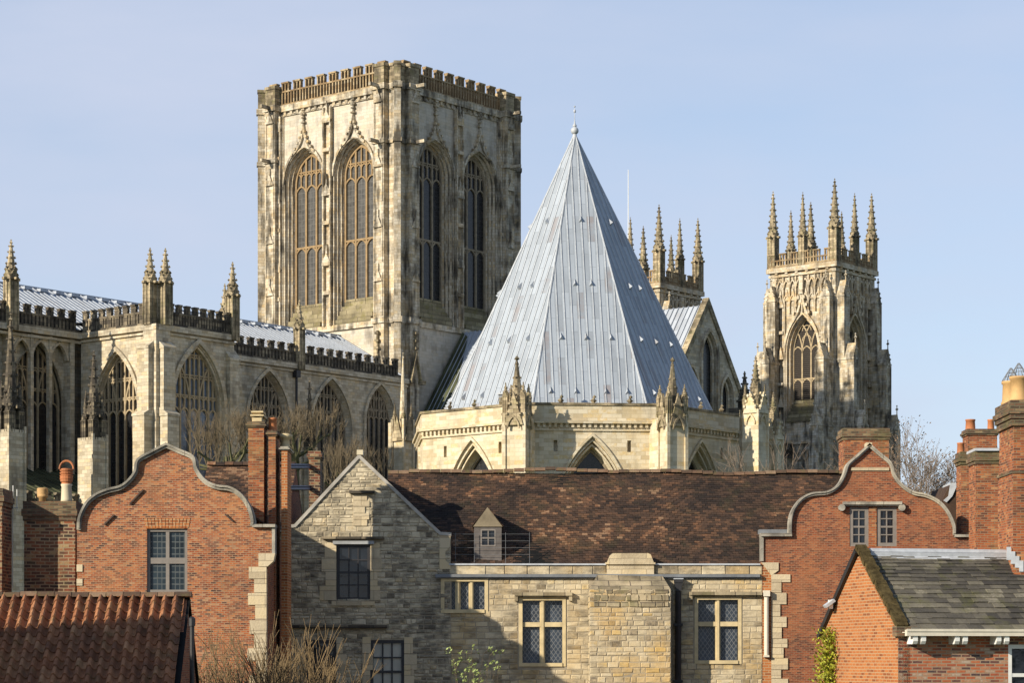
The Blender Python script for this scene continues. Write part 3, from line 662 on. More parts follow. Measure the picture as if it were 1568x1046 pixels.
    def butt(x0, x1, y0, y1, stages, dirv):
        for z0, z1, g in stages:
            dx = g * dirv[0]; dy = g * dirv[1]
            xa, xb = min(x0, x0 + dx), max(x1, x1 + dx); ya, yb = min(y0, y0 + dy), max(y1, y1 + dy)
            b.box(xa, xb, ya, yb, z0, z1)
            e = .08; b.box(xa - e, xb + e, ya - e, yb + e, z1 - .2, z1)
            q = [b.P(v) for v in ((xa - e, ya - e, z1), (xb + e, ya - e, z1), (xb + e, yb, z1), (xa - e, yb, z1))]; hh = .9
            if dirv[1]: r_ = [b.P(v) for v in ((xa - e, yb - .1, z1 + hh), (xb + e, yb - .1, z1 + hh))]; b.idx((q[0], q[1], r_[1], r_[0])); b.idx((q[1], q[2], r_[1])); b.idx((q[0], r_[0], q[3]))
            else: r_ = [b.P(v) for v in ((xb - .1, ya - e, z1 + hh), (xb - .1, yb, z1 + hh))]; b.idx((q[0], r_[0], r_[1], q[3])); b.idx((q[0], q[1], r_[0])); b.idx((q[3], r_[1], q[2]))
    butt(XB0 + .1, XB0 + 1.5, YB, YB + .3, [(0, 20, 1.8), (20, 28.2, 1.35), (28.2, 34.2, .85)], (0, -1))
    butt(XB0, XB0 + .3, YB + .1, YB + 1.6, [(0, 20, 1.8), (20, 28.2, 1.35), (28.2, 34.2, .85)], (-1, 0))
    butt(XB1 - 1.0, XB1 + .2, YB, YB + .3, [(0, 22, 1.0), (22, 34.0, .5)], (0, -1))
    b.box(XB0 - .3, XB0 + 1.4, YB - .3, YB + 1.4, 0, ZP)
    b.build('buttress', 'choir', T)
    wall.build('wall', 'choir', T); mold.build('moulding', 'choir', T); par.build('parapet', 'sooty', T)
    # ---- lead roof: low pitch with ridge along the axis
    rf = MB(MM)
    zr = 41.7; yr = 8.6; ze = 36.6
    sl = [((X0, YC + .3, ze), (-.2, YC + .3, ze), (-.2, yr, zr), (X0, yr, zr)), ((X0, 2 * yr - YC, ze), (-.2, 2 * yr - YC, ze), (-.2, yr, zr), (X0, yr, zr))]
    for q in sl: rf.face(q)
    rf.face([(XB0 + .3, YB + .3, ze + .2), (XB1 - .3, YB + .3, ze + .2), (XB1 - .3, yr, ze + 1.2), (XB0 + .3, yr, ze + 1.2)])
    n = 118
    d = Vector((0, yr - YC - .3, zr - ze)); 
    for i in range(n):
        x = X0 + (X0 * -1 - .2) * i / n
        rf.tube((x, YC + .3, ze + .05), (x, yr, zr + .05), .075, .075, 4)
    for i in range(0, 40):
        x = X0 + 1.9 * i + 1
        rf.box(x, x + .9, yr - 1.1, yr - .5, zr - .42, zr - .15)
    rf.box(X0, -.2, yr - .12, yr + .12, zr, zr + .12)
    rf.build('roof', 'lead2', T)
    # ---- south side and low body, so the range is closed
    bd = MB(MM); bd.box(X0 + .2, -.3, YC + 2.2, 2 * yr - YC, 0, ze - .1); bd.build('core', 'choir', T)
    # ---- parapet pinnacles (parts)
    def pin(x, y, z, s, h1, h2, m, nc=6):
        mb = MB(MM); pinnacle(mb, s, h1, h2, nc, True, True, z, (x, y)); mb.build('pinnacle', m, T)
    pin(XB0 - .05, YB + .75, ZP, .95, 3.7, 3.0, 'weath', 5); pin(XB0 + .95, YB - .15, ZP, .95, 3.7, 3.0, 'weath', 5)
    pin(XB1 - .2, YB, ZP - .5, .95, 4.1, 3.0, 'weath', 5)
    pin(-27.3, YC - .2, ZP - .6, .85, 4.3, 3.0, 'weath', 4); pin(-16.9, YC - .2, ZP - .6, .85, 4.1, 2.9, 'weath', 4)
    pin(-53.6, YC - .3, ZP - .6, 1.0, 4.5, 3.4, 'weath', 6); pin(-63.2, YC - .3, ZP - .6, 1.0, 4.5, 3.4, 'weath', 6)
    # ---- downpipe and lead hopper
    dp = MB(mN(0, YC)); x = -17.4
    dp.tube((x, 8, .3), (x, ZP - 1.2, .3), .13, .13, 6); dp.box(x - .3, x + .3, ZP - 1.4, ZP - .7, .02, .6); dp.build('downpipe', 'iron', T)
    # ---- north aisle: low wall, mossy lean-to roof, parapet
    a = MB(MM); a.box(X0, XB0 - .1, YB, YB + .6, 0, 19.2)
    a.box(XB1 + .1, -3, YB + .2, YB + .8, 0, 18.5); a.build('aisle_wall', 'choir', T)
    ar = MB(MM); ar.face([(X0, YB + .5, 19.6), (XB0, YB + .5, 19.6), (XB0, YC + .9, 24.0 - .4), (X0, YC + .9, 23.6)])
    for i in range(40):
        x = X0 + .8 * i + .4; ar.tube((x, YB + .5, 19.65), (x, YC + .9, 23.65), .06, .06, 4)
    ar.face([(XB1, YB + .5, 18.0), (-3, YB + .5, 18.0), (-3, YC, 20.5), (XB1, YC, 20.5)])
    ar.build('aisle_roof', 'lead_moss', T)
    ap = MB(mN(0, YB)); battlement(ap, X0, XB0 - 2.2, 19.2, 20.0, 20.6, 30, -.4, -.05, .26, 1, .52); ap.M = mN(0, YB)
    ap.box(X0, XB0 - 2.2, 18.6, 19.2, -.1, .25); ap.build('aisle_parapet', 'sooty', T)
    # ---- aisle buttresses carrying tall soot-black pinnacles
    for (x, y, s, zt, tip, m) in ((-53.4, YB - 1.0, 1.4, 25.7, 33.0, 'sooty'), (-62.4, YB - 1.0, 1.5, 25.7, 35.2, 'sooty')):
        mb = MB(MM); mb.box(x - s * .55, x + s * .55, y - s * .55, y + 1.2, 0, zt - .3)
        for dx in (-1, 1): mb.box(x + dx * s * .55 - .1, x + dx * s * .55 + .1, y - s * .55 - .1, y - s * .55 + .1, 0, zt)
        mb.mi = 1
        for q in ((-.35, -.35), (.35, -.35), (-.35, .35), (.35, .35)): pinnacle(mb, s * .42, 1.6, 2.6, 3, True, False, zt - .5, (x + q[0] * s, y + q[1] * s))
        pinnacle(mb, s * .8, 1.8, tip - zt - 1.8, 7, True, True, zt - .3, (x, y))
        mb.build('aisle_buttress', ('choir', m), T)
    for (px, yb, s, zt, tip, m) in ((474, YB - .6, .8, 26.5, 33.4, 'sooty'), (617, YB - .8, 1.45, 30.2, 35.0, 'chapter')):
        c = (px - 784) / F; d0 = OR + SD * yb; x = (c * d0.y - d0.x) / (WD.x - c * WD.y)
        mb = MB(MM); mb.box(x - s * .5, x + s * .5, yb - s * .5, yb + s * .9, 0, zt - .3)
        for dx in (-1, 1):
            mb.box(x + dx * s * .5 - .12, x + dx * s * .5 + .12, yb - s * .5 - .12, yb - s * .5 + .12, 0, zt); mb.box(x - s * .5 - .12, x - s * .5 + .12, yb + s * .4, yb + s * .6, 0, zt)
        mb.mi = 1
        if s > 1.2:
            mb.mi = 0; pinnacle(mb, s * .55, .7, tip - zt - .4 + 3, 0, True, False, zt - 1.6, (x, yb)); mb.mi = 1
            for q in ((-.4, -.4), (.4, -.4), (-.4, .4), (.4, .4)): pinnacle(mb, s * .26, 1.3, 1.5, 2, True, False, zt - 1.2, (x + q[0] * s, yb + q[1] * s))
            for Mf in (MM @ fr((x, yb - s * .5, 0), (1, 0, 0), (0, -1, 0)), MM @ fr((x - s * .5, yb, 0), (0, -1, 0), (-1, 0, 0))):
                mb.M = Mf; mb.prism([(-.7, zt - 2.2), (.7, zt - 2.2), (0, zt + .3)], 0, .2); mb.M = MM
        else: pinnacle(mb, s, 1.2, tip - zt - 1.2, 5, True, True, zt - .4, (x, yb))
        mb.build('aisle_buttress', ('chapter' if s > 1.2 else 'choir', 'weath' if s > 1.2 else m), T)
choir()

#==TRANSEPT==
def transept():
    T = thing('north_transept', 'steep lead roofed transept with a lancet windowed stone gable behind the octagonal roof', 'church', mp(10.2, -16), RZ)
    xc = 10.2; YN = -32.7; ZR = 42.4; hw = 8.6; sl = 1.42; ZE = ZR - hw * sl
    rf = MB(MM)
    for s_ in (-1, 1):
        rf.face([(xc + s_ * hw, YN + .4, ZE), (xc + s_ * hw, -.1, ZE), (xc, -.1, ZR), (xc, YN + .4, ZR)])
        n = 52
        for i in range(n):
            y = YN + .5 + (-YN - .6) * i / n; rf.tube((xc + s_ * hw, y, ZE + .05), (xc + s_ * .05, y, ZR + .05), .06, .06, 4)
    rf.mi = 1
    rf.face([(xc - hw, -5.0, ZE + .08), (xc - hw, -.12, ZE + .08), (xc, -.12, ZR + .08), (xc - .5, -1.3, ZR - .6)])
    rf.build('roof', ('lead2', 'lead_moss'), T)
    wl = MB(mN(0, YN)); tri = lambda g, z: [(xc - hw - g, z), (xc + hw + g, z), (xc + hw + g, ZE), (xc, ZR + g), (xc - hw - g, ZE)]
    lan = [(0.2, 1.3, ZR - 3.2, 8.5), (-3.0, 1.0, ZR - 7.0, 6), (3.4, 1.0, ZR - 7.4, 6), (6.0, .75, ZR - 11.4, 4), (-5.8, .75, ZR - 11.4, 4)]
    wl.panel(tri(0, 0), [opening(xc + c, t - h - 1.5, t - a * 1.6, a, a * 1.9, 8) for c, a, t, h in lan], -.6, 0, True)
    wl.box(xc - hw, xc - hw + .6, 0, ZE - .3, YN, YN + .01)
    wl.M = MM; wl.box(xc - hw, xc + hw, YN + .7, -.2, 0, ZE - .2); wl.M = mN(0, YN)
    wl.build('wall', 'choir', T)
    for c, a, t, h in lan:
        m = MB(mN(0, YN)); m.bar(opening(xc + c, t - h - 1.5, t - a * 1.6, a + .2, a * 1.9 + .3, 8), .3, 0, .22)
        m.bar(opening(xc + c, t - h - 1.5, t - a * 1.6, a - .25, a * 1.9 - .3, 8), .25, -.45, -.2)
        o = m.build('lancet_window', 'tower', T)
        g = MB(mN(0, YN)); g.face([(u, v, -.5) for u, v in opening(xc + c, t - h - 1.5, t - a * 1.6, a, a * 1.9, 8)]); g.build('glass', 'glass_dark', o)
    cp = MB(mN(0, YN)); cp.bar([(xc - hw - .2, ZE - .3), (xc, ZR + .25), (xc + hw + .2, ZE - .3)], .55, -.6, .15); cp.build('coping', 'weath', T)
    # sooty stair buttress on the west end and a group of pinnacles
transept()

#==NAVE==
def nave():
    T = thing('cathedral_nave', 'low stone nave with grey lead roof between the gable and the right bell tower', 'church', mp(50, 8), RZ)
    b = MB(MM); b.box(20.3, 83, 2.5, 18, 0, 33.5); b.box(20.3, 83, -7.5, 2.4, 0, 19); b.build('wall', 'choir', T)
    r = MB(MM); r.face([(20.3, 2.2, 33.5), (83, 2.2, 33.5), (83, 10.2, 38.0), (20.3, 10.2, 38.0)]); r.face([(20.3, 18.2, 33.5), (83, 18.2, 33.5), (83, 10.2, 38), (20.3, 10.2, 38)])
    r.face([(20.3, -7.5, 19.2), (83, -7.5, 19.2), (83, 2.4, 23), (20.3, 2.4, 23)]); r.build('roof', 'lead2', T)
    p = MB(mN(0, 2.4)); battlement(p, 20.5, 83, 33.5, 34.6, 35.4, 40, -.2, .15, .26, 1, .52); p.build('parapet', 'sooty', T)
nave()

#==CHAPTER HOUSE==
def chapter():
    cx, cy = PX(880, 205), 205.0; Rw = 14.7; Rr = 12.95; rz = R(4.6)
    T = thing('chapter_house', 'octagonal cream stone chapter house under a tall pointed lead roof with a ball on top', 'church', (cx, cy, 0), rz)
    ap = Rw * math.cos(R(22.5)); s = Rw * math.sin(R(22.5)); apr = Rr * math.cos(R(22.5)); sr = Rr * math.sin(R(22.5))
    TM = Matrix.Translation((cx, cy, 0)) @ Matrix.Rotation(rz, 4, 'Z')
    ZT, ZC, ZA = 27.4, 25.7, 52.3
    def ff(k, a):
        th = R(-90 + 45 * k); return TM @ fr((a * math.cos(th), a * math.sin(th), 0), (-math.sin(th), math.cos(th), 0), (math.cos(th), math.sin(th), 0))
    wall = MB(); cor = MB(); par = MB(); roof = MB(); seam = MB()
    for k in range(8):
        Mf = ff(k, ap)
        for m in (wall, cor, par): m.M = Mf
        op = opening(0, 8, 18.4, 2.95, 6.2, 12)
        wall.panel([(-s, 0), (s, 0), (s, ZC - .6), (-s, ZC - .6)], [op, [(-3.2, 23.4), (-3.2, 24.35), (-2.88, 24.35), (-2.88, 23.4)], [(2.88, 23.4), (2.88, 24.35), (3.2, 24.35), (3.2, 23.4)]], -.5, 0, False)
        for q in (-3.04, 3.04): wall.face([(q - .3, 23.2, -.45), (q + .3, 23.2, -.45), (q + .3, 24.6, -.45), (q - .3, 24.6, -.45)])
        cor.bar(opening(0, 8, 18.4, 3.05, 6.4, 12), .2, -.05, .2)
        cor.bar(opening(0, 8, 18.4, 2.8, 5.95, 12), .14, -.3, -.05); cor.bar(opening(0, 8, 18.4, 2.6, 5.6, 12), .14, -.6, -.35)
        cor.loft(opening(0, 8, 18.4, 2.95, 6.2, 12), 0, opening(0, 8, 18.4, 2.45, 5.3, 12), -1.3)
        cor.box(-s, s, ZC, ZC + .25, -.3, .45); cor.box(-s, s, ZC - .6, ZC - .45, 0, .15); cor.box(-s, s, ZC - .45, ZC, -.3, .04)
        nd = 24
        for i in range(nd):
            u = -s + (i + .5) * 2 * s / nd; cor.box(u - .11, u + .11, ZC - .32, ZC, .04, .28)
        par.box(-s, s, ZC + .25, ZT - .2, -.4, .12); par.mi = 1; par.box(-s - .1, s + .1, ZT - .2, ZT, -.45, .24)
        for u in (-2.6, .1, 3.1):                                          # worn carved stubs on the coping
            if k in (0, 1, 7): crocket(par, (u, ZT + .2, -.1), .28); crocket(par, (u + .08, ZT + .52, -.1), .17)
        par.mi = 0
        th = R(-90 + 45 * k)
        # roof facet
        sl = math.hypot(apr, ZA - ZT + .9); zb = ZT - .9
        th3 = Vector((math.cos(th), math.sin(th), 0)); U = Vector((-math.sin(th), math.cos(th), 0))
        roof.M = TM
        A_, B_, P_ = th3 * apr - U * sr + UP * zb, th3 * apr + U * sr + UP * zb, th3 * .12 + UP * ZA
        roof.face([A_, B_, P_ + U * .05, P_ - U * .05])
        # roof frame: u along the eave, v up the slope
        sd = (P_ - th3 * apr - UP * zb).normalized(); nrm = U.cross(sd).normalized()
        RM = TM @ fr(th3 * apr + UP * zb, U, nrm); LL = (P_ - th3 * apr - UP * zb).length
        seam.M = RM
        n = int(sr / .62)
        for i in range(-n, n + 1):
            u = i * .62 + .16
            h = LL * (1 - abs(u) / sr)
            if h > .4: seam.box(u - .035, u + .035, .1, h, -.02, .06)
        seam.tube((-sr, 0, 0), (0, LL, 0), .10, .07, 6)
    roof.build('roof', 'lead', T); seam.build('roof_seam', 'lead_trim', T)
    wall.build('wall', 'chapter', T); cor.build('moulding', 'chapter', T); par.build('parapet', ('chapter', 'weath'), T)
    fl = MB(TM); fl.lathe([(Rw - .3, ZT - 1.3), (Rw - .3, ZT - 1.2)], 8, (0, 0, 0), R(22.5)); fl.build('gutter_floor', 'lead_dark', T)
    # little triangular roof vents, four rows
    for k in (-2, -1, 0, 1, 2):
        th = R(-90 + 45 * k); th3 = Vector((math.cos(th), math.sin(th), 0)); U = Vector((-math.sin(th), math.cos(th), 0)); zb = ZT - .9
        P_ = th3 * .12 + UP * ZA; sd = (P_ - th3 * apr - UP * zb).normalized(); nrm = U.cross(sd).normalized(); LL = (P_ - th3 * apr - UP * zb).length
        RM = TM @ fr(th3 * apr + UP * zb, U, nrm)
        for vv, us in ((.075, (-3.2, -1.1, 1.4, 3.2)), (.26, (-2.1, 0, 2.1)), (.45, (-.7, .7)), (.68, (0.1,))):
            for u in us:
                mb = MB(RM); v = vv * LL; q = .17
                mb.face([(u - q, v, .01), (u + q, v, .01), (u, v + .1, .34)]); mb.face([(u - q, v, .01), (u, v + .1, .34), (u, v + .75, .01)]); mb.face([(u + q, v, .01), (u, v + .75, .01), (u, v + .1, .34)])
                mb.build('roof_vent', 'lead2', T)
    # ball finial with rod and vane
    mb = MB(TM); ball = [(.34 * math.sin(math.pi * i / 10) + .01, -.34 * math.cos(math.pi * i / 10)) for i in range(11)]
    mb.lathe([(.5, -1.7), (.22, -.7), (.16, -.35)], 12, (0, 0, ZA + .55)); mb.lathe(ball, 14, (0, 0, ZA + .5)); mb.lathe([(.12, .3), (.2, .45), (.08, .6), (.03, 1.0)], 8, (0, 0, ZA + .5))
    mb.tube((0, 0, ZA + .8), (0, 0, ZA + 2.6), .035, .02, 5); mb.box(-.1, .1, -.02, .02, ZA + 2.1, ZA + 2.35); crocket(mb, (0, 0, ZA + 2.62), .1)
    mb.build('ball_finial', 'lead_trim', T, True)
    # tracery in the windows
    for k in (-2, -1, 0, 1, 2):
        Mf = ff(k, ap); m = MB(Mf)
        m.bar(opening(0, 8, 18.4, 2.4, 5.2, 12), .2, -1.5, -1.2)
        circ = lambda r, cu, cv: [(cu + r * math.cos(i * math.pi / 9), cv + r * math.sin(i * math.pi / 9)) for i in range(18)]
        m.bar(circ(1.25, 0, 20.4), .2, -1.45, -1.2, True)
        for i in range(6): an = i * math.pi / 3; m.bar(circ(.42, .75 * math.cos(an), 20.4 + .75 * math.sin(an)), .1, -1.42, -1.25, True)
        for u in (-1.2, 0, 1.2): m.bar([(u, 8), (u, 18.6)], .16, -1.45, -1.2)
        o = m.build('window', 'tracery_dk', T)
        g = MB(Mf); g.face([(u, v, -1.35) for u, v in opening(0, 8, 18.4, 2.45, 5.3, 12)]); g.build('glass', 'glass_dark', o)
    # corner buttresses with pinnacles
    for k in (0, 1, 4, 5):
        th = R(-90 + 45 * k - 22.5); rp = 16.6
        m = MB(TM @ Matrix.Rotation(th, 4, 'Z'))
        m.box(Rw - .6, rp + .7, -.85, .85, 0, 26.0)
        for sy in (-1, 1):
            for xx in (rp + .7, rp - .7): m.box(xx - .14, xx + .14, sy * .85 - .14, sy * .85 + .14, 0, 26.3)
        m.mi = 1
        for an in (0, 90, -90):
            Mq = m.M; m.M = Mq @ Matrix.Translation((rp - .05, 0, 0)) @ Matrix.Rotation(R(an), 4, 'Z') @ fr((.86, 0, 0), (0, 1, 0), (1, 0, 0))
            m.prism([(-.8, 25.3), (.8, 25.3), (0, 28.0)], -.1, .16); m.bar(arch(.5, 25.0, 1.0, 4), .14, .16, .28)
            for q in (.3, .6):
                for s_ in (-1, 1): m.box(s_ * .8 * (1 - q) - .1, s_ * .8 * (1 - q) + .1, 25.3 + 2.7 * q, 25.5 + 2.7 * q, 0, .3)
            m.M = Mq
        for sx in (-.75, .65):
            for sy in (-.75, .75): pinnacle(m, .42, 2.0, 1.1, 2, True, False, 25.6, (rp + sx, sy))
        m.mi = 0
        m.box(rp - .6, rp + .6, -.6, .6, 26, 27.2)
        m.mi = 1; m.lathe([(.5, 27.2), (.34, 28.6), (.1, 30.5), (.05, 30.6)], 8, (rp, 0, 0), R(22.5))
        crocket(m, (rp, 0, 30.75), .24); crocket(m, (rp, 0, 30.3), .2)
        for q in range(4):
            for zz_, rr_ in ((27.8, .5), (28.5, .4), (29.2, .28)): crocket(m, (rp + rr_ * math.cos(q * 1.571), rr_ * math.sin(q * 1.571), zz_), .12)
        m.build('buttress_pinnacle', ('chapter', 'weath'), T)
    # small louvred hatch on the left facet
    th = R(-90 - 45); RM = ff(-1, apr - .6); h = MB(RM); 
    h.box(2.0, 3.1, ZT - .4, ZT + 1.0, -.2, 1.2); h.mi = 1
    for i in range(5): h.box(2.1, 3.0, ZT - .2 + .2 * i, ZT - .08 + .2 * i, 1.2, 1.26)
    h.mi = 2; h.box(1.95, 3.15, ZT + 1.0, ZT + 1.08, -.2, 1.35)
    h.build('roof_hatch', ('lead_dark', 'render', 'lead_trim'), T)
chapter()

#==BELL TOWERS==
def bell_tower():
    X0, Y0, W = 82.8, -3.95, 10.0
    T = thing('bell_tower', 'square bell tower with eight crocketed pinnacles and a louvred window at right', 'tower', mp(X0, Y0), RZ, 'west bell towers')
    TM = MM @ Matrix.Translation((X0, Y0, 0))
    fw = [TM @ fr((0, 0, 0), (1, 0, 0), (0, -1, 0)), TM @ fr((0, W, 0), (0, -1, 0), (-1, 0, 0)), TM @ fr((W, W, 0), (-1, 0, 0), (0, 1, 0)), TM @ fr((W, 0, 0), (0, 1, 0), (1, 0, 0))]
    wall = MB(); det = MB(); par = MB()
    ZC, ZT = 59.1, 61.4; V0, VS, RI, A = 39.0, 48.0, 5.0, 2.55
    for i, Mf in enumerate(fw):
        for m in (wall, det, par): m.M = Mf
        c = W / 2
        wall.panel([(0, 0), (W, 0), (W, ZC), (0, ZC)], [opening(c, V0, VS, A, RI, 10)], -.1, 0, False)
        det.loft(opening(c, V0, VS, A, RI, 10), 0, opening(c, V0, VS, A - .45, RI - .5, 10), -1.0)
        for k, w_ in ((0, .1), (.25, -.4)): det.bar(opening(c, V0, VS, A - k, RI - k, 10), .2, w_ - .15, w_ + .1)
        det.bar(ogee(c, VS, A + .2, RI + .4, VS + 8.6), .3, 0, .4)
        for t in (.2, .45, .7, .9):
            for s_ in (-1, 1): det.box(c + s_ * 1.5 * (1 - t) - .15, c + s_ * 1.5 * (1 - t) + .15, VS + 4 + 4.2 * t, VS + 4.4 + 4.2 * t, 0, .6)
        det.box(c - .3, c + .3, VS + 7.6, VS + 10, .1, .6)
        ex = .55 if i % 2 == 0 else -.21; det.box(-ex, W + ex, ZC - .3, ZC + .35, -.2, .55); ex = .3 if i % 2 == 0 else -.11; det.box(-ex, W + ex, ZC - .9, ZC - .55, -.1, .3)
        for k in range(6): det.box(.8 + k * 1.6, 1.2 + k * 1.6, ZC - .55, ZC - .3, 0, .45)
        # blind panelling above the window
        for k in range(9):
            u = 1.0 + k * 1.0
            det.box(u - .09, u + .09, 49 if k in (0, 1, 7, 8) else 53.2, ZC - 1.0, 0, .32)
            if k < 8:
                det.bar(arch(.42, ZC - 2.4, .95, 5, u + .5), .16, 0, .3)
                det.bar(arch(.42, ZC - 4.4, .95, 5, u + .5), .16, 0, .3); det.prism([(u + .1, ZC - 4.2), (u + .9, ZC - 4.2), (u + .5, ZC - 2.6)], 0, .16)
        for u in (1.75, W - 1.75):
            for vv in (34, 40.5, 47, 54): det.prism([(u - .45, vv), (u + .45, vv), (u, vv + 1.7)], 0, .5); det.box(u - .4, u + .4, vv - 3.6, vv - 3.2, 0, .6)
            det.box(u - .55, u - .4, 30, 55, 0, .35); det.box(u + .4, u + .55, 30, 55, 0, .35)
        sill = MB(Mf)
        for k in range(7): sill.box(c - 2.45, c + 2.45, V0 + .5 * k - .6, V0 + .5 * k - .1, -.9 - .2 * k, .3 - .25 * k)
        sill.build('sloping_sill', 'mossy_slab', T)
        det.box(0, W, V0 - 3.6, V0 - 3.3, 0, .3); det.box(0, W, 31.5, 32, 0, .35)
        for k in range(8): det.bar([(c + .35 * math.cos(q) + (k - 3.5) * .95, 33.8 + .6 * math.sin(q)) for q in [j * math.pi / 4 for j in range(8)]], .14, 0, .25, True)
        ex = .45 if i % 2 == 0 else -.11; par.box(-ex, W + ex, ZC + .35, ZC + .55, -.1, .45)
        battlement(par, -.3, W + .3, ZC + .5, ZT - .9, ZT, 6, .1, .42, .2, 2, .6)
    wall.build('wall', 'tower_weath', T); det.build('moulding', 'tower', T); par.build('parapet', 'tower_ochre', T)
    # stepped angle buttresses at the corners, gablet and finial on each set-off
    for k in range(4):
        Tk = TM @ Matrix.Translation(((0, 0, 0), (W, 0, 0), (W, W, 0), (0, W, 0))[k]) @ Matrix.Rotation(math.pi / 2 * k, 4, 'Z'); b = MB(Tk)
        for sw in (0, 1):
            Ms = Tk if sw == 0 else Tk @ Matrix(((0, 1, 0, 0), (1, 0, 0, 0), (0, 0, 1, 0), (0, 0, 0, 1)))
            b.M = Ms                                # buttress running out along -y from x in [0.1,1.3]
            for z0, z1, g in ((0, 37.5, 4.2), (37.5, 46.5, 2.8), (46.5, 55.0, 1.3)):
                b.box(.1, 1.35, -g, .3, z0, z1)
                b.box(.02, 1.43, -g - .1, .3, z1 - .25, z1)
                for xx in (.1, 1.25): b.box(xx - .06, xx + .16, -g - .08, -g + .1, max(z0, 25), z1 - .3)
                zz = z1
                b.face([(.05, -g, zz), (1.4, -g, zz), (.72, -g, zz + 2.0)]); b.face([(1.4, -g, zz), (1.4, 0, zz), (.72, 0, zz + 2.0), (.72, -g, zz + 2.0)]); b.face([(.05, 0, zz), (.05, -g, zz), (.72, -g, zz + 2.0), (.72, 0, zz + 2.0)])
                for t in (.3, .6): crocket(b, (.05 + .67 * t, -g - .02, zz + 2 * t), .16); crocket(b, (1.4 - .67 * t, -g - .02, zz + 2 * t), .16)
                b.tube((.72, -g + .1, zz + 1.8), (.72, -g + .1, zz + 3.1), .08, .06, 5); crocket(b, (.72, -g + .1, zz + 2.7), .26); crocket(b, (.72, -g + .1, zz + 3.15), .14)
        b.M = Tk; b.box(-.15, 1.2, -.15, 1.2, 0, ZC - .3)
        b.build('angle_buttress', 'tower_weath', T)
    for i in (0, 1, 3):
        Mf = fw[i]; o = window(T, Mf, W / 2, 41.5, 47.8, 2.1, 4.6, 3, -1.2, .3, ('tracery', 'dark'), .2, (42.6 + .8,), 'inter')
        lv = MB(Mf)
        for k in range(40):
            v = 41.5 + k * .27
            if v < 51.0:
                hw = 2.05 if v < 47.8 else max(.1, 2.05 * (1 - ((v - 47.8) / 4.4) ** 1.5))
                lv.box(W / 2 - hw, W / 2 + hw, v, v + .12, -1.15, -.98)
        lv.build('louvres', 'louvre', o)
    rf = MB(TM); rf.box(.2, W - .2, .2, W - .2, ZC - 1, ZC + .3); rf.build('roof_deck', 'lead2', T)
    for (x, y, z, s, h1, h2) in ((.15, .15, ZC + .4, 1.25, 4.5, 6.4), (W - .15, .15, ZC + .4, 1.2, 4.2, 6.2), (W - .15, W - .15, ZC + .4, 1.2, 4.2, 6.2), (.15, W - .15, ZC + .4, 1.2, 4.2, 6.2),
                            (W / 2, -.05, ZC + .4, .95, 3.9, 5.8), (-.05, W / 2, ZC + .4, .95, 3.9, 5.8), (W / 2, W + .05, ZC + .4, .95, 3.2, 5.4), (W + .05, W / 2, ZC + .4, .95, 3.2, 5.4)):
        mb = MB(TM); pinnacle(mb, s, h1, h2, 7, True, True, z, (x, y)); mb.build('pinnacle', 'weath', T)
    T2 = copy_tree(T); T2.location = mp(X0, Y0 + 28.7)
    T2['label'] = 'farther bell tower whose pinnacles show just right of the pointed lead roof'
    fp = MB(Matrix.Translation(T2.location) @ Matrix.Rotation(RZ, 4, 'Z'))
    fp.tube((1.5, 6.5, ZC), (1.5, 6.5, ZC + 17.5), .09, .05, 6); o = fp.build('flagpole', 'frame_wh', None)
    tag(o, 'thin white flagpole standing on the roof of the farther bell tower', 'flagpole')
bell_tower()

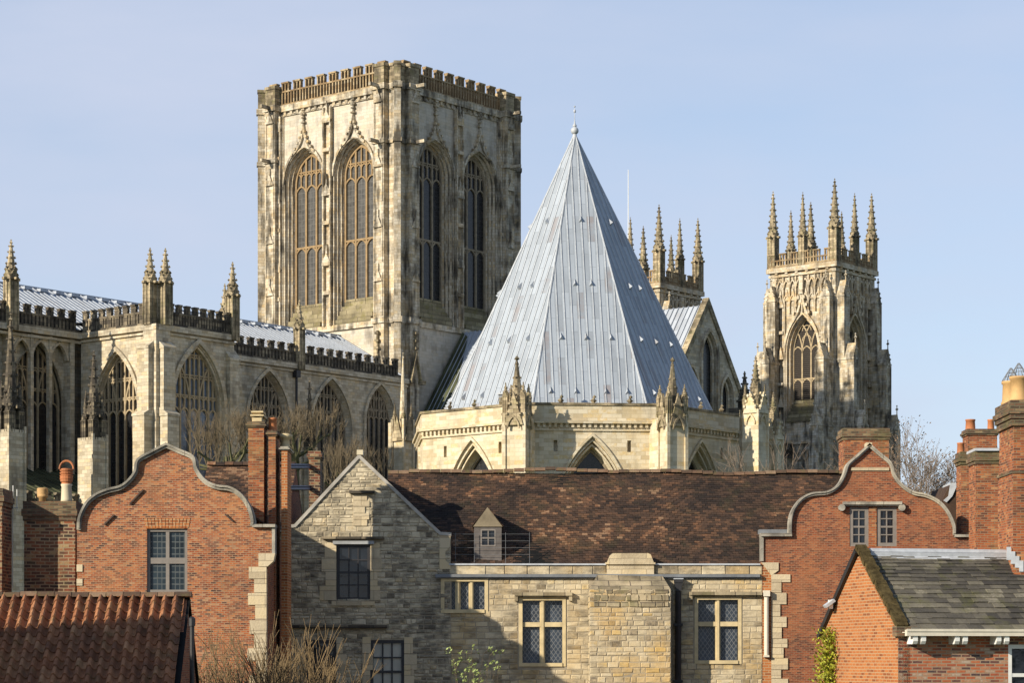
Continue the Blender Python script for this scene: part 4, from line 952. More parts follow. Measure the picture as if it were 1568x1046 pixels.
#==WEST GROUP==
def west_group():
    # buttress with pinnacles seen between the transept gable and the bell tower
    d = 195.0
    for px, tip, sh, w_, nm, lab in ((1157, 545, 600, 26, 'pinnacled_buttress', 'pale pinnacled stone buttress between the gable and the bell tower'),
                           (1184, 600, 640, 20, 'stair_turret', 'grey stone stair turret with a small spire beside the pinnacled buttress')):
        x = PX(px, d); T = thing(nm, lab, 'buttress', (x, d, 0), RZ)
        Mx = Matrix.Translation((x, d, 0)) @ Matrix.Rotation(RZ, 4, 'Z'); h_ = w_ * d / F * .5
        m = MB(Mx); zt = PZ(sh + 32, d); m.box(-h_, h_, -h_, h_ * 1.5, 0, zt)
        for q in (-1, 1):
            m.box(q * h_ - .1, q * h_ + .1, -h_ - .1, -h_ + .1, 0, zt + .2); m.box(-h_ - .1, -h_ + .1, h_ * 1.4 - .1, h_ * 1.4 + .1, 0, zt + .2)
        for z in (11.5, 16.0, 20.5): m.box(-h_ * 1.12, h_ * 1.12, -h_ * 1.12, h_ * 1.55, z, z + .22)
        m.box(-h_ * .7, h_ * .7, -h_ * .7, h_ * .9, zt - .2, PZ(sh + 4, d))
        for Mf in (Mx @ fr((0, -h_, 0), (1, 0, 0), (0, -1, 0)), Mx @ fr((-h_, 0, 0), (0, -1, 0), (-1, 0, 0))):
            m.M = Mf; m.prism([(-h_, zt - .1), (h_, zt - .1), (0, zt + 1.7)], -.5, .14); m.bar(arch(h_ * .6, zt - 1.0, h_ * 1.1, 4), .13, 0, .14)
            for q in (.25, .5, .75):
                for s_ in (-1, 1): m.box(s_ * h_ * (1 - q) - .09, s_ * h_ * (1 - q) + .09, zt + 1.8 * q - .1, zt + 1.8 * q + .1, 0, .26)
        m.build('shaft', 'chapter', T)
        p = MB(Mx); a_ = h_ * .75
        for q in ((-a_, -a_), (a_, -a_), (-a_, a_ * 1.3), (a_, a_ * 1.3)): pinnacle(p, h_ * .5, 1.1, 1.3, 2, True, False, zt - .1, q)
        pinnacle(p, h_ * .95, .5, PZ(tip, d) - PZ(sh + 4, d) - .6, 6, True, False, PZ(sh + 4, d), (0, 0)); p.build('pinnacle', 'weath', T)
        d += 3
    x = PX(1143, 214); T = thing('sooty_buttress', 'soot blackened stone buttress against the right end of the octagon', 'buttress', (x, 214, 0), RZ)
    Mx = Matrix.Translation((x, 214, 0)) @ Matrix.Rotation(RZ, 4, 'Z'); m = MB(Mx)
    m.box(-.9, .7, -.8, 2, 0, PZ(650, 214)); m.box(-.7, .5, -.6, 1.8, 0, PZ(625, 214)); pinnacle(m, .9, .8, 2.6, 4, True, True, PZ(628, 214), (0, .2)); m.build('shaft', 'sooty', T)
west_group()
#==FRONT==
def pt(px, py, d): return (PX(px, d), PZ(py, d))
def pts(L, d): return [pt(x, y, d) for x, y in L]
def span_poly(poly):
    def f(v):
        xs = []
        for (a, b), (c, d) in zip(poly, poly[1:] + poly[:1]):
            if (b - v) * (d - v) < 0: xs.append(a + (v - b) / (d - b) * (c - a))
        xs.sort(); return [(xs[i], xs[i + 1]) for i in range(0, len(xs) - 1, 2)]
    return f
def stones(mb, poly, holes, hm, wm, seed, proud=.025, bevel=.02, jit=.01):
    """coursed rubble: every stone its own slightly proud block over the mortar bed (frame u, v, w)"""
    rg = random.Random(seed); v = min(p[1] for p in poly); vt = max(p[1] for p in poly); sp = span_poly(poly)
    while v < vt - .03:
        h = rg.uniform(*hm); h = min(h, vt - v); vm = v + h / 2
        for (ul, ur) in sp(vm):
            segs = [(ul, ur)]
            for (a, b, c, d) in holes:
                if c < vm < d:
                    ns = []
                    for (p, q) in segs:
                        if b <= p or a >= q: ns.append((p, q))
                        else:
                            if a - p > .03: ns.append((p, a))
                            if q - b > .03: ns.append((b, q))
                    segs = ns
            for (p, q) in segs:
                u = p
                while u < q - .02:
                    ww = rg.uniform(*wm) * (1.4 if rg.random() < .15 else 1); e = u + ww
                    if q - e < wm[0] * .6: e = q
                    m = .008; pr = proud * rg.uniform(.3, 1.3); j = lambda: rg.uniform(-jit, jit)
                    a, b, c, d = u + m, e - m, v + m, v + h - m
                    if b - a > .03 and d - c > .02:
                        bb = min(bevel, (b - a) * .3, (d - c) * .3)
                        o = [mb.P((x + j() * .6, y + j() * .6, 0.0)) for x, y in ((a, c), (b, c), (b, d), (a, d))]
                        i = [mb.P((x + j(), y + j(), pr + j() * .5)) for x, y in ((a + bb, c + bb), (b - bb, c + bb), (b - bb, d - bb), (a + bb, d - bb))]
                        mb.r = min(1, max(0, rg.gauss(.5, .24)))
                        mb.idx(i)
                        for k in range(4): mb.idx((o[k], o[(k + 1) % 4], i[(k + 1) % 4], i[k]))
                    u = e
        v += h
    mb.r = .5
def tiles(mb, poly, tw, ex, th, seed, sag=0.0, exf=None, bias=0.0):
    """overlapping tiles on a roof plane (frame u along the eave, v up the slope, w outward)"""
    rg = random.Random(seed); sp = span_poly(poly); v = min(p[1] for p in poly) + .001; vt = max(p[1] for p in poly); row = 0
    while v < vt:
        e = exf(v) if exf else ex
        for (ul, ur) in sp(min(v + e / 2, vt - .001)):
            u = ul - (tw * .5 if row % 2 else 0) - rg.uniform(0, .15) * tw
            while u < ur:
                t_ = tw * rg.uniform(.8, 1.25) if exf else tw
                a = max(u + .003, ul); b = min(u + t_ - .003, ur)
                if b - a > .02:
                    k = noise.noise((u * .35, v * .35, seed)) * sag
                    l0 = th * rg.uniform(.7, 1.5) + k; l1 = rg.uniform(-.003, .003) + k; sk_ = rg.uniform(-.012, .012)
                    mb.r = min(1, max(0, rg.random() * .72 + noise.noise((u * .8, v * 1.1, seed + 3)) * .5 + noise.noise((u * .25, v * .5, seed + 9)) * .25 + .12 + bias))
                    vt2 = min(v + e * 1.25, vt)
                    p = [mb.P((a, v + sk_, l0)), mb.P((b, v + sk_ + rg.uniform(-.006, .006), l0 + rg.uniform(-.004, .004))), mb.P((b, vt2, l1)), mb.P((a, vt2, l1))]
                    q = [mb.P((a, v + sk_, l0 - th)), mb.P((b, v + sk_, l0 - th))]
                    mb.idx(p); mb.idx((q[0], q[1], p[1], p[0])); mb.idx((q[1], p[2], p[1])); mb.idx((q[0], p[0], p[3]))
                u += t_
        v += e; row += 1
    mb.r = .5
def roofM(x0, d0, z0, x1, d1, z1, dirn=None):
    """roof frame: origin (x0,d0,z0) on the eave, eave runs +x, slope climbs to (x1,d1,z1)"""
    up = Vector((0, d1 - d0, z1 - z0)); L = up.length; up.normalize(); return fr((x0, d0, z0), (1, 0, 0), Vector((1, 0, 0)).cross(up)), L
def sash(parent, Mf, a, b, c, d, cols, rows, fm, gm, fw=.07, bw=.028, rec=-.12, name='window', extra=None):
    """glazed window: frame and bars with a glass child; rect a..b, c..d in frame coordinates"""
    m = MB(Mf); w0, w1 = rec, rec + .07
    m.box(a, b, c, c + fw, w0, w1); m.box(a, b, d - fw, d, w0, w1); m.box(a, a + fw, c + fw, d - fw, w0, w1); m.box(b - fw, b, c + fw, d - fw, w0, w1)
    for i in range(1, cols):
        u = a + fw + (b - a - 2 * fw) * i / cols; m.box(u - bw / 2, u + bw / 2, c + fw, d - fw, w0 + .01, w1 - .01)
    for k in range(1, rows):
        v = c + fw + (d - c - 2 * fw) * k / rows; bb = bw * (1.7 if k * 2 == rows else 1)
        m.box(a + fw, b - fw, v - bb / 2, v + bb / 2, w0 + .012, w1 - .008)
    o = m.build(name, fm, parent)
    g = MB(Mf); g.face([(a, c, w0 + .015), (b, c, w0 + .015), (b, d, w0 + .015), (a, d, w0 + .015)]); g.build('glass', gm, o)
    return o
def rect(a, b, c, d): return [(a, c), (b, c), (b, d), (a, d)]
def prect(x0, x1, y0, y1, d): return (PX(x0, d), PX(x1, d), PZ(y1, d), PZ(y0, d))
def spline(P, n=6):
    out = []
    for i in range(len(P) - 1):
        p0, p1, p2, p3 = P[max(i - 1, 0)], P[i], P[i + 1], P[min(i + 2, len(P) - 1)]
        for k in range(n):
            t = k / n
            out.append(tuple(.5 * (2 * p1[j] + (p2[j] - p0[j]) * t + (2 * p0[j] - 5 * p1[j] + 4 * p2[j] - p3[j]) * t * t + (3 * p1[j] - p0[j] - 3 * p2[j] + p3[j]) * t ** 3) for j in (0, 1)))
    return out + [P[-1]]
def ridge_tiles(mb, p0, p1, r, n, seed):
    rg = random.Random(seed); p0 = Vector(p0); p1 = Vector(p1); d = (p1 - p0) / n; ax = d.normalized(); side = ax.cross(UP).normalized()
    for i in range(n):
        a = p0 + d * i; b = p0 + d * (i + 1) - ax * .012; dz = rg.uniform(-.012, .012); mb.r = rg.random()
        A = []; B = []
        for k in range(6):
            t = math.pi * (k / 5); o = side * math.cos(t) * r + UP * (math.sin(t) * r * .8 + dz - .02)
            A.append(mb.P(a + o)); B.append(mb.P(b + o * 1.04))
        for k in range(5): mb.idx((A[k], A[k + 1], B[k + 1], B[k]))
        mb.idx(A); mb.idx(B[::-1])
    mb.r = .5
def chimney(parent, name, x0, x1, ytop, ybot, d, depth, mat, cap='brick_moss', capy=None, pots=(), label=None, cat=None, top=True, group=None):
    """brick stack with corbelled cap; pots = (px, px, ytop, kind)"""
    a, b = PX(x0, d), PX(x1, d); zt = PZ(ytop, d); zb = PZ(ybot, d) if not top else 0
    root = parent
    if top: root = thing(name, label, cat, ((a + b) / 2, d + depth / 2, 0), 0, group)
    zc = PZ(capy, d) if capy else zt - .5
    m = MB(); m.box(a, b, d, d + depth, zb, zc); st = m.build('stack' if top else 'chimney', mat, root)
    par_ = root if top else st
    c = MB(); n = 3; hh = (zt - zc)
    for k in range(n):
        e = (.03, .065, .03)[k]; c.box(a - e, b + e, d - e, d + depth + e, zc + hh * (0, .25, .6)[k], zc + hh * (.25, .6, 1)[k])
    cp = c.build('cap', cap, par_)
    for (p0, p1, yt, kind) in pots:
        r = (PX(p1, d) - PX(p0, d)) / 2; xc = (PX(p0, d) + PX(p1, d)) / 2; h = PZ(yt, d) - zt
        q = MB(); q.lathe([(r * 1.02, 0), (r * .98, h * .1), (r * .88, h * .85), (r * .98, h * .88), (r * .98, h), (r * .8, h), (r * .78, h * .5)], 14, (xc, d + depth * .5, zt - .01))
        q.build('chimney_pot', kind, par_, True)
    return root

# ---------------------------------------------------------------- left brick house with the curved gable
def brick_gable_house():
    d = 60.0
    T = thing('brick_house', 'red brick house at left with a curved stone coped gable', 'house', (PX(260, d), d, 0))
    right = spline([(255, 683), (275, 692), (296, 702), (301, 720), (314, 738), (332, 746.7), (353, 749.7), (370.5, 761.5), (382, 779), (387, 797), (387, 806)], 5)
    left = spline([(121.5, 812), (123, 794), (133, 773), (148, 760), (166, 752.6), (184, 748), (197, 739), (207.5, 724.5), (212, 706.7), (232, 695), (255, 683)], 5)
    arc = left + right[1:]
    win = prect(225, 287, 810, 908, d)
    outer = pts([(118, 1150), (118, 812)] + arc + [(421, 806), (421, 849), (412, 862), (408, 872), (408, 1150)], d)
    outer[0] = (outer[0][0], 0); outer[-1] = (outer[-1][0], 0)
    b = MB(front(d)); b.panel(outer, [rect(*win)], -.35, 0); b.mi = 1
    b.build('gable_wall', ('brick', 'brick2'), T)
    bd = MB(); bd.box(PX(122, d), PX(405, d), d + .36, d + 9, 0, PZ(815, d)); bd.build('side_wall', 'brick2', T)
    c = MB(front(d)); c.bar(pts(arc, d), .11, -.3, .09); c.bar(pts([(x, y - 2.5) for x, y in arc], d), .055, -.32, .14)
    c.box(PX(387, d), PX(422, d), PZ(808, d), PZ(803.5, d), -.4, .12); c.box(PX(416.5, d), PX(421.3, d), PZ(848, d), PZ(808, d), -.35, .05)
    c.build('coping', 'coping', T)
    q = MB(front(d)); rg = random.Random(3)
    y = 848; i = 0
    q.prism(pts([(396, 848), (421.5, 848), (419, 860), (410, 868), (396, 868)], d), -.3, .05)
    y = 868
    while y < 1150:
        h = rg.uniform(17, 24); x = (381, 391)[i % 2] + rg.uniform(-2, 2); q.r = rg.random()
        q.box(PX(x, d), PX(407, d) + .02, PZ(min(y + h, 1400), d), PZ(y, d) - .012, -.2, .03 + rg.uniform(0, .02)); y += h; i += 1
    q.build('quoins', 'ashlar', T)
    for y0, y1 in ((865, 876), (887, 897.5)):
        q = MB(front(d)); q.box(PX(117.5, d), PX(126.5, d), PZ(y1, d), PZ(y0, d), -.2, .025); q.build('stone_block', 'ashlar', T)
    ar = MB(front(d)); n = 13
    for i in range(n):
        t = (i + .5) / n - .5; xc = 256 + t * 66
        ar.r = rg.random(); ar.prism(pts([(xc - 2.2 + t * 6, 794), (xc + 2.2 + t * 6, 794), (xc + 2.2, 809), (xc - 2.2, 809)], d), -.1, .012)
    ar.build('flat_arch', 'brick_or', T)
    sash(T, front(d), *win, 2, 2, 'frame', 'glass_sq', .075, .09, -.13)
    s = MB(front(d)); s.box(win[0] - .06, win[1] + .06, win[2] - .09, win[2], -.2, .06); s.build('sill', 'frame', T)
    for p, q_ in (((199, 772), (220, 750)), ((160, 804), (175, 789)), ((345, 788), (357, 799))):
        t = MB(front(d)); a = pt(*p, d); e = pt(*q_, d); t.bar([a, e], .036, .02, .06); t.build('wall_tie', 'rust', T)
    # roof of the gable wing running back
    rf = MB(); zr = PZ(700, d) - .1; hw = (PX(405, d) - PX(122, d)) / 2; xm = (PX(405, d) + PX(122, d)) / 2 - .1; ze = PZ(800, d)
    for s_ in (-1, 1):
        up = Vector((-s_ * hw, 0, zr - ze)); L = up.length
        if s_ > 0: Mr = fr((xm + hw, d + .36, ze), (0, 1, 0), Vector((0, 1, 0)).cross(up)); 
        else: Mr = fr((xm - hw, d + 9, ze), (0, -1, 0), Vector((0, -1, 0)).cross(up))
        rf.M = Mr; tiles(rf, [(0, 0), (8.7, 0), (8.7, L), (0, L)], .17, .105, .014, 11 + s_)
    rf.M = Matrix.Identity(4); rf.build('roof', 'tile', T)
brick_gable_house()

# ---------------------------------------------------------------- range behind the brick gable with four stacks
def rear_range():
    d = 68.0
    T = thing('rear_house', 'brown tiled house behind the curved brick gable', 'house', (PX(370, d), d, 0))
    x0, x1 = PX(296, d), PX(438, d); ze = PZ(812, d); zr = PZ(713, d + 3.2)
    w_ = MB(); w_.box(x0, x1, d, d + 6.4, 0, ze); w_.M = fr((x1, d + 3.2, 0), (0, 1, 0), (1, 0, 0)); w_.prism([(-3.2, ze), (3.2, ze), (0, zr - .05)], -.3, -.01)
    w_.build('wall', 'brick2', T)
    m = MB(); Mr, L = roofM(x0, d - .1, ze, x0, d + 3.2, zr); m.M = Mr; tiles(m, [(0, 0), (x1 - x0, 0), (x1 - x0, L), (0, L)], .17, .105, .014, 5, .03, None, .18)
    m.M = Matrix.Identity(4); m.face([(x0, d + 6.4, ze), (x1, d + 6.4, ze), (x1, d + 3.2, zr), (x0, d + 3.2, zr)])
    ridge_tiles(m, (x0, d + 3.2, zr + .02), (x1, d + 3.2, zr + .02), .14, 10, 2); m.build('roof', 'tile', T)
    s = 'row of brick chimney stacks'
    c1 = chimney(None, 'chimney_stack', 380, 404, 646, 800, 62.6, .95, 'brick_ch', 'brick_moss', 655, (), 'leftmost tall red stack behind the curved gable, stone slab cowl on top', 'chimney', True)
    m = MB(); a, b = PX(385, 62.6), PX(401, 62.6); z = PZ(646, 62.6)
    for xx in (a, b - .08):
        for yy in (62.75, 63.3): m.box(xx, xx + .08, yy, yy + .1, z, z + .16)
    m.box(a + .02, b - .02, 62.7, 63.45, z + .02, z + .12); m.box(a - .04, b + .04, 62.65, 63.5, z + .16, z + .2); m.box(a - .02, b + .02, 62.7, 63.45, z + .26, z + .3); m.box(a + .05, b - .05, 62.8, 63.4, z + .2, z + .26)
    m.build('slab_cowl', 'cream_stone', c1)
    c2 = chimney(None, 'chimney_stack', 411, 422, 659, 800, 62.4, 1.2, 'brick_ch', 'brick_moss', 668, ((407, 421, 636, 'pot'),), 'tall red stack with a big terracotta pot, second from left of its row', 'chimney', True)
    c3 = chimney(None, 'chimney_stack', 431, 440, 684, 800, 62.5, 1.1, 'brick_or', 'coping', 690, (), 'slim orange brick stack topped by a small stone pillar', 'chimney', True)
    m = MB(); xc = PX(435.5, 62.5); m.lathe([(.17, 0), (.11, .05), (.1, .22), (.17, .26), (.19, .34), (.08, .38)], 10, (xc, 62.85, PZ(684, 62.5))); m.build('stone_cap', 'cream_stone', c3, True)
    c4 = chimney(None, 'chimney_stack', 473, 490, 691, 830, 75.0, .9, 'brick_dirty_shade', 'brick_dirty_shade', 703, (), 'dark shaded brick stack reached by two blue poles', 'chimney', True)  # shade on this stack is put into its darker brick colour
    for i, (y, lab) in enumerate(((716, 'upper blue pole between two brick stacks'), (749, 'lower blue pole between two brick stacks'))):
        p = MB(); p.tube((PX(440, 68.5), 68.5, PZ(y, 68.5)), (PX(474, 75), 75.0, PZ(y, 75)), .05, .05, 6); p.tube((PX(440, 68.5), 68.5, PZ(y - 4, 68.5)), (PX(474, 75), 75.0, PZ(y - 4, 75)), .03, .03, 6)
        tag(p.build('brace_pole', 'bluepole'), lab, 'pole')
rear_range()

# ---------------------------------------------------------------- stone house: gabled cross wing, main range, buttress
def stone_house():
    d = 66.0
    T = thing('stone_house', 'old rubble limestone house with pointed gable and long brown tiled roof', 'house', (PX(800, d), d, 0))
    Mf = front(d)
    gpoly = pts([(424, 1150), (424, 812), (453, 804), (550, 699), (674, 818), (690, 820), (690, 1150)], d)
    gpoly[0] = (gpoly[0][0], 0); gpoly[-1] = (gpoly[-1][0], 0)
    w1 = prect(515, 567, 834, 920, d); w2 = prect(567, 619, 981, 1078, d); w3 = prect(467, 515, 981, 1078, d)
    blk = prect(541, 560, 757, 806, d)
    sur = prect(497, 583, 826, 926, d)
    rh = lambda r: (r[0], r[1], r[2], r[3])
    g = MB(Mf); g.panel(gpoly, [rect(*w1), rect(*w2), rect(*w3)], -.4, 0); g.mi = 1
    stones(g, [(u, max(v, 2.5)) for u, v in gpoly], [rh(w1), rh(w2), rh(w3), prect(491, 594, 958, 963, d), prect(493, 588, 822, 827, d), prect(508, 575, 828, 834, d)], (.075, .165), (.12, .34), 21, .016, .022, .014)
    g.build('gable_wall', ('mortar', 'rubble'), T)
    dr = MB(Mf)
    rg = random.Random(4)
    def dressed(x0, x1, y0, y1, n, side):
        for i in range(n):
            a = y0 + (y1 - y0) * i / n; b = y0 + (y1 - y0) * (i + 1) / n; e = rg.uniform(-3, 3) + (4 if i % 2 else 0)
            xa, xb = (x0 - e, x1) if side < 0 else (x0, x1 + e)
            dr.r = rg.random(); dr.box(PX(xa, d), PX(xb, d), PZ(b, d) + .006, PZ(a, d) - .006, -.1, .036)
    for x0, x1, y0, y1, n, sd_ in ((496, 515, 832, 920, 4, -1), (567, 580, 832, 920, 4, 1), (541, 560, 757, 806, 5, 1), (555, 567, 976, 1078, 4, 1), (619, 632, 976, 1078, 4, 1), (455, 467, 976, 1078, 4, 1), (515, 526, 976, 1078, 4, 1)):
        dr = MB(Mf); dressed(x0, x1, y0, y1, n, sd_); dr.build('dressed_stones', 'ashlar', T)
    dr = MB(Mf); dr.box(PX(508, d), PX(574, d), PZ(928, d), PZ(920.5, d), -.1, .07); dr.build('sill', 'ashlar', T)
    for x0, x1, y0, y1 in ((493, 588, 822.5, 826), (434, 593, 958, 962.5), (535, 574, 752, 756)):
        st = MB(Mf); st.box(PX(x0, d), PX(x1, d), PZ(y1, d), PZ(y0, d), -.1, .15); st.build('string_course', 'sooty', T)
    ld_ = MB(Mf); ld_.box(PX(510, d), PX(573, d), PZ(834, d), PZ(829, d), -.1, .1); ld_.build('lintel', 'grey_coping', T)
    cp = MB(Mf); cp.bar(pts([(431, 809), (452, 805.5), (550, 699), (674, 817.5), (691, 818.5)], d), .09, -.4, .06); cp.build('coping', 'stone_coping', T)
    cs = MB(Mf); cs.box(PX(546.5, d), PX(556, d), PZ(697, d), PZ(689.5, d), -.35, .08); cs.build('apex_stone', 'cream_pot', T)
    kn = MB(Mf); kn.prism(pts([(673, 819), (690, 820), (689, 838), (682, 846), (682, 858), (690, 866), (690, 872), (673, 872)], d), -.4, .035); kn.build('kneeler', 'ashlar', T)
    sash(T, Mf, *w1, 3, 4, 'frame_dk', 'glass_sash', .085, .035, -.10); sash(T, Mf, *w2, 3, 4, 'frame_dk', 'curtain', .085, .04, -.10); sash(T, Mf, *w3, 3, 4, 'frame_dk', 'glass_sash', .085, .04, -.10)
    # ---- main range wall
    xa, xb = 690, 1167
    tw = prect(680.5, 742, 891, 934, d); a1 = prect(800, 861, 920, 1016, d); a2 = prect(1069, 1130, 919, 1012, d)
    zt = PZ(882, d)
    mp_ = [(PX(xa, d), 0), (PX(xb, d), 0), (PX(xb, d), zt), (PX(xa, d), zt)]
    m = MB(Mf); m.panel(mp_, [rect(tw[0] + .2, tw[1], tw[2], tw[3]), rect(*a1), rect(*a2)], -.4, 0); m.mi = 1
    hl = [tw, a1, a2]
    big = [(r[0] - .13, r[1] + .13, r[2] - .1, r[3] + .13) for r in hl]
    stones(m, [(mp_[0][0], 2.5), (mp_[1][0], 2.5)] + mp_[2:], big + [prect(902, 1030, 888, 1200, d)], (.10, .19), (.14, .42), 33, .012, .016, .011)
    m.build('front_wall', ('mortar', 'rubble2'), T)
    # parapet of dressed blocks, with lead string below and a raised block
    p = MB(Mf); p.panel([(PX(688, d), zt), (PX(xb, d), zt), (PX(xb, d), PZ(864, d)), (PX(688, d), PZ(864, d))], [], -.3, -.01); p.mi = 1
    stones(p, [(PX(688, d), zt + .03), (PX(xb, d), zt + .03), (PX(xb, d), PZ(866, d)), (PX(688, d), PZ(866, d))], [prect(928, 1002, 840, 884, d)], (.28, .32), (.4, .75), 8, .02, .01)
    p.mi = 2; p.box(PX(688, d), PX(928, d), PZ(866, d), PZ(863.5, d), -.35, .06); p.box(PX(1002, d), PX(xb - 3, d), PZ(866, d), PZ(863.5, d), -.35, .06)
    p.build('parapet', ('mortar', 'rubble2', 'lead_trim'), T)
    s2 = MB(Mf); s2.box(PX(667, d), PX(1163, d), PZ(884.5, d), PZ(880, d), -.1, .14); s2.box(PX(667, d), PX(1163, d), PZ(886.5, d), PZ(884.5, d), -.1, .08); s2.build('lead_string', 'lead_dark', T)
    bl = MB(front(d - .12)); bl.box(PX(929, d), PX(1001, d), PZ(880, d), PZ(863, d), -.4, 0); bl.prism(pts([(929, 863), (1001, 863), (996, 850), (992, 848), (938, 848), (934, 851)], d), -.35, .03); bl.box(PX(927, d), PX(1003, d), PZ(865, d), PZ(862, d), -.4, .06)
    bl.build('parapet_block', 'ashlar', T)
    # ---- mullioned windows
    def mull(r, cols, rows, rowf, hood=None):
        f = MB(Mf); a, b, c, e = r; t = .10
        f.box(a - t, a, c - t, e + t, -.28, .02); f.box(b, b + t, c - t, e + t, -.28, .02); f.box(a, b, e, e + t, -.28, .02); f.box(a, b, c - t, c, -.3, .05)
        for i in range(1, cols):
            u = a + (b - a) * i / cols; f.prism([(u - .075, c), (u + .075, c), (u + .075, e), (u - .075, e)], -.25, -.06); f.box(u - .035, u + .035, c, e, -.06, -.02)
        if rows: v = e - (e - c) * rowf; f.box(a, b, v - .065, v + .065, -.25, -.045)
        o = f.build('window', 'cream_stone', T)
        g_ = MB(Mf); g_.face([(a, c, -.17), (b, c, -.17), (b, e, -.17), (a, e, -.17)]); g_.build('glass', 'glass_lat', o)
        if hood:
            h = MB(Mf); x0, x1, y = hood; h.box(PX(x0, d), PX(x1, d), PZ(y + 5, d), PZ(y, d), -.1, .17); h.box(PX(x0, d), PX(x1, d), PZ(y + 7.5, d), PZ(y + 5, d), -.1, .09)
            h.box(PX(x0, d), PX(x0 + 5, d), PZ(y + 13, d), PZ(y + 5, d), -.1, .13)
            if x1 < 1100: h.box(PX(x1 - 5, d), PX(x1, d), PZ(y + 13, d), PZ(y + 5, d), -.1, .13)
            h.build('hood_mould', 'weath', T)
    mull(tw, 3, 0, 0); mull(a1, 2, 1, .385, (788, 876, 908)); mull(a2, 2, 1, .40, (1055, 1166, 907))
    # ---- big ochre buttress with sloped top
    db = d - .95; b = MB(front(db)); u0, u1 = PX(903, db), PX(1027, db)
    zt_ = PZ(903, db); b.panel([(u0, 0), (u1, 0), (u1, zt_), (u0, zt_)], [], -.9, 0); b.mi = 1
    stones(b, [(u0, 2.5), (u1, 2.5), (u1, zt_), (u0, zt_)], [], (.10, .18), (.13, .34), 44, .014, .016, .012)
    b.mi = 2; b.face([(u0, zt_, 0), (u1, zt_, 0), (u1 - .2, zt_ + .45, -.93), (u0 + .28, zt_ + .5, -.93)]); b.face([(u0, zt_, 0), (u0 + .28, zt_ + .5, -.93), (u0, zt_, -.93)]); b.face([(u1, zt_, 0), (u1, zt_, -.93), (u1 - .2, zt_ + .45, -.93)])
    for s_, u in ((-1, u0), (1, u1)):
        b.M = fr((u, db, 0), (0, -s_ * -1, 0), (s_, 0, 0)) if s_ > 0 else fr((u, d, 0), (0, -1, 0), (-1, 0, 0)); b.mi = 1
        stones(b, [(0, 2.5), (.93, 2.5), (.93, zt_), (0, zt_)], [], (.12, .19), (.2, .45), 50 + s_, .015, .012)
    b.M = front(db); b.mi = 2; stones(b, [(u0 + .1, zt_ - .5), (u1 - .05, zt_ - .5), (u1 - .05, zt_ + .02), (u0 + .1, zt_ + .02)], [], (.14, .2), (.2, .5), 61, .04, .014)
    b.build('buttress', ('mortar', 'rubble_och', 'weath'), T)
    # ---- downpipe with hopper
    dp = MB(Mf); x = PX(1038, d); dp.box(PX(1031.5, d), PX(1045, d), PZ(893, d), PZ(887, d), .02, .24); dp.prism(pts([(1032, 893), (1044.5, 893), (1042, 906), (1034.5, 906)], d), .03, .22)
    dp.tube((x, 0, .12), (x, PZ(905, d), .12), .085, .085, 8)
    for z in (2.2, 4.0, 5.8, 7.4): dp.box(x - .13, x + .13, z, z + .07, 0, .2)
    dp.mi = 1; dp.box(PX(1031, d), PX(1045.5, d), PZ(888, d), PZ(886.5, d), .01, .26); dp.build('downpipe', ('iron', 'lead_trim'), T)
    # ---- roofs
    zr = PZ(724, d + 3.4); ze = PZ(866, d + .25)
    x0 = PX(585, d); Mr, L = roofM(x0, d + .25, ze, x0, d + 3.4, zr); xr = PX(1300, d + 3.4)
    r = MB(Mr); tiles(r, [(0, 0), (xr - x0, 0), (xr - x0, L), (0, L)], .165, .10, .014, 77, .11)
    r.mi = 1; r.face([(0, 0, -.04), (xr - x0, 0, -.04), (xr - x0, L, -.04), (0, L, -.04)]); r.mi = 0
    r.M = Matrix.Identity(4); r.mi = 1; r.face([(x0, d + 6.6, ze), (xr, d + 6.6, ze), (xr, d + 3.4, zr - .03), (x0, d + 3.4, zr - .03)]); r.mi = 0
    r.build('main_roof', ('tile', 'dark'), T)
    rt = MB(); n = 44
    for i in range(n):
        xq = x0 + (xr - x0) * i / n; xq2 = x0 + (xr - x0) * (i + 1) / n; dz = .07 * math.sin(xq * .55 + 1) + .05 * math.sin(xq * 1.7)
        ridge_tiles(rt, (xq, d + 3.4, zr + .01 + dz * .6), (xq2, d + 3.4, zr + .01 + dz * .6), .13, 1, i)
    rt.build('ridge', 'ridge', T)
    # gable wing roof running back
    gx = PX(551, d); gz = PZ(704, d); hw = PX(674, d) - gx; gz0 = PZ(818, d); gr = MB()
    for s_ in (-1, 1):
        up = Vector((-s_ * hw, 0, gz - gz0)); Lg = up.length
        Mr = fr((gx + hw, d + .38, gz0), (0, 1, 0), Vector((0, 1, 0)).cross(up)) if s_ > 0 else fr((gx - hw, d + 7, gz0), (0, -1, 0), Vector((0, -1, 0)).cross(up))
        gr.M = Mr; tiles(gr, [(0, 0), (6.6, 0), (6.6, Lg), (0, Lg)], .165, .10, .014, 90 + s_)
    gr.build('gable_roof', 'tile', T)
    cb = MB(); cb.box(PX(430, d), PX(1165, d), d + .45, d + 6.5, 0, PZ(868, d) - .15); cb.build('rear_wall', 'rubble2' if False else 'mortar', T)
    # ---- dormer
    dd = d + .42; D = MB(front(dd)); xl, xr_ = 726, 768
    D.panel(pts([(xl, 862), (xr_, 862), (xr_, 806), (xl, 806)], dd), [rect(*prect(736, 759, 811, 837, dd))], -.1, 0); dm = D.build('dormer', 'dormer_paint', T)
    D2 = MB(front(dd)); D2.prism(pts([(xl - 1.5, 807), (xr_ + 1.5, 807), (746.5, 777)], dd), -.12, .04); D2.build('dormer_gable', 'render', dm)
    sash(dm, front(dd), *prect(736, 759, 811, 837, dd), 2, 2, 'frame', 'glass_sash', .035, .03, -.06)
    ck = MB(); zl = PZ(806, dd); 
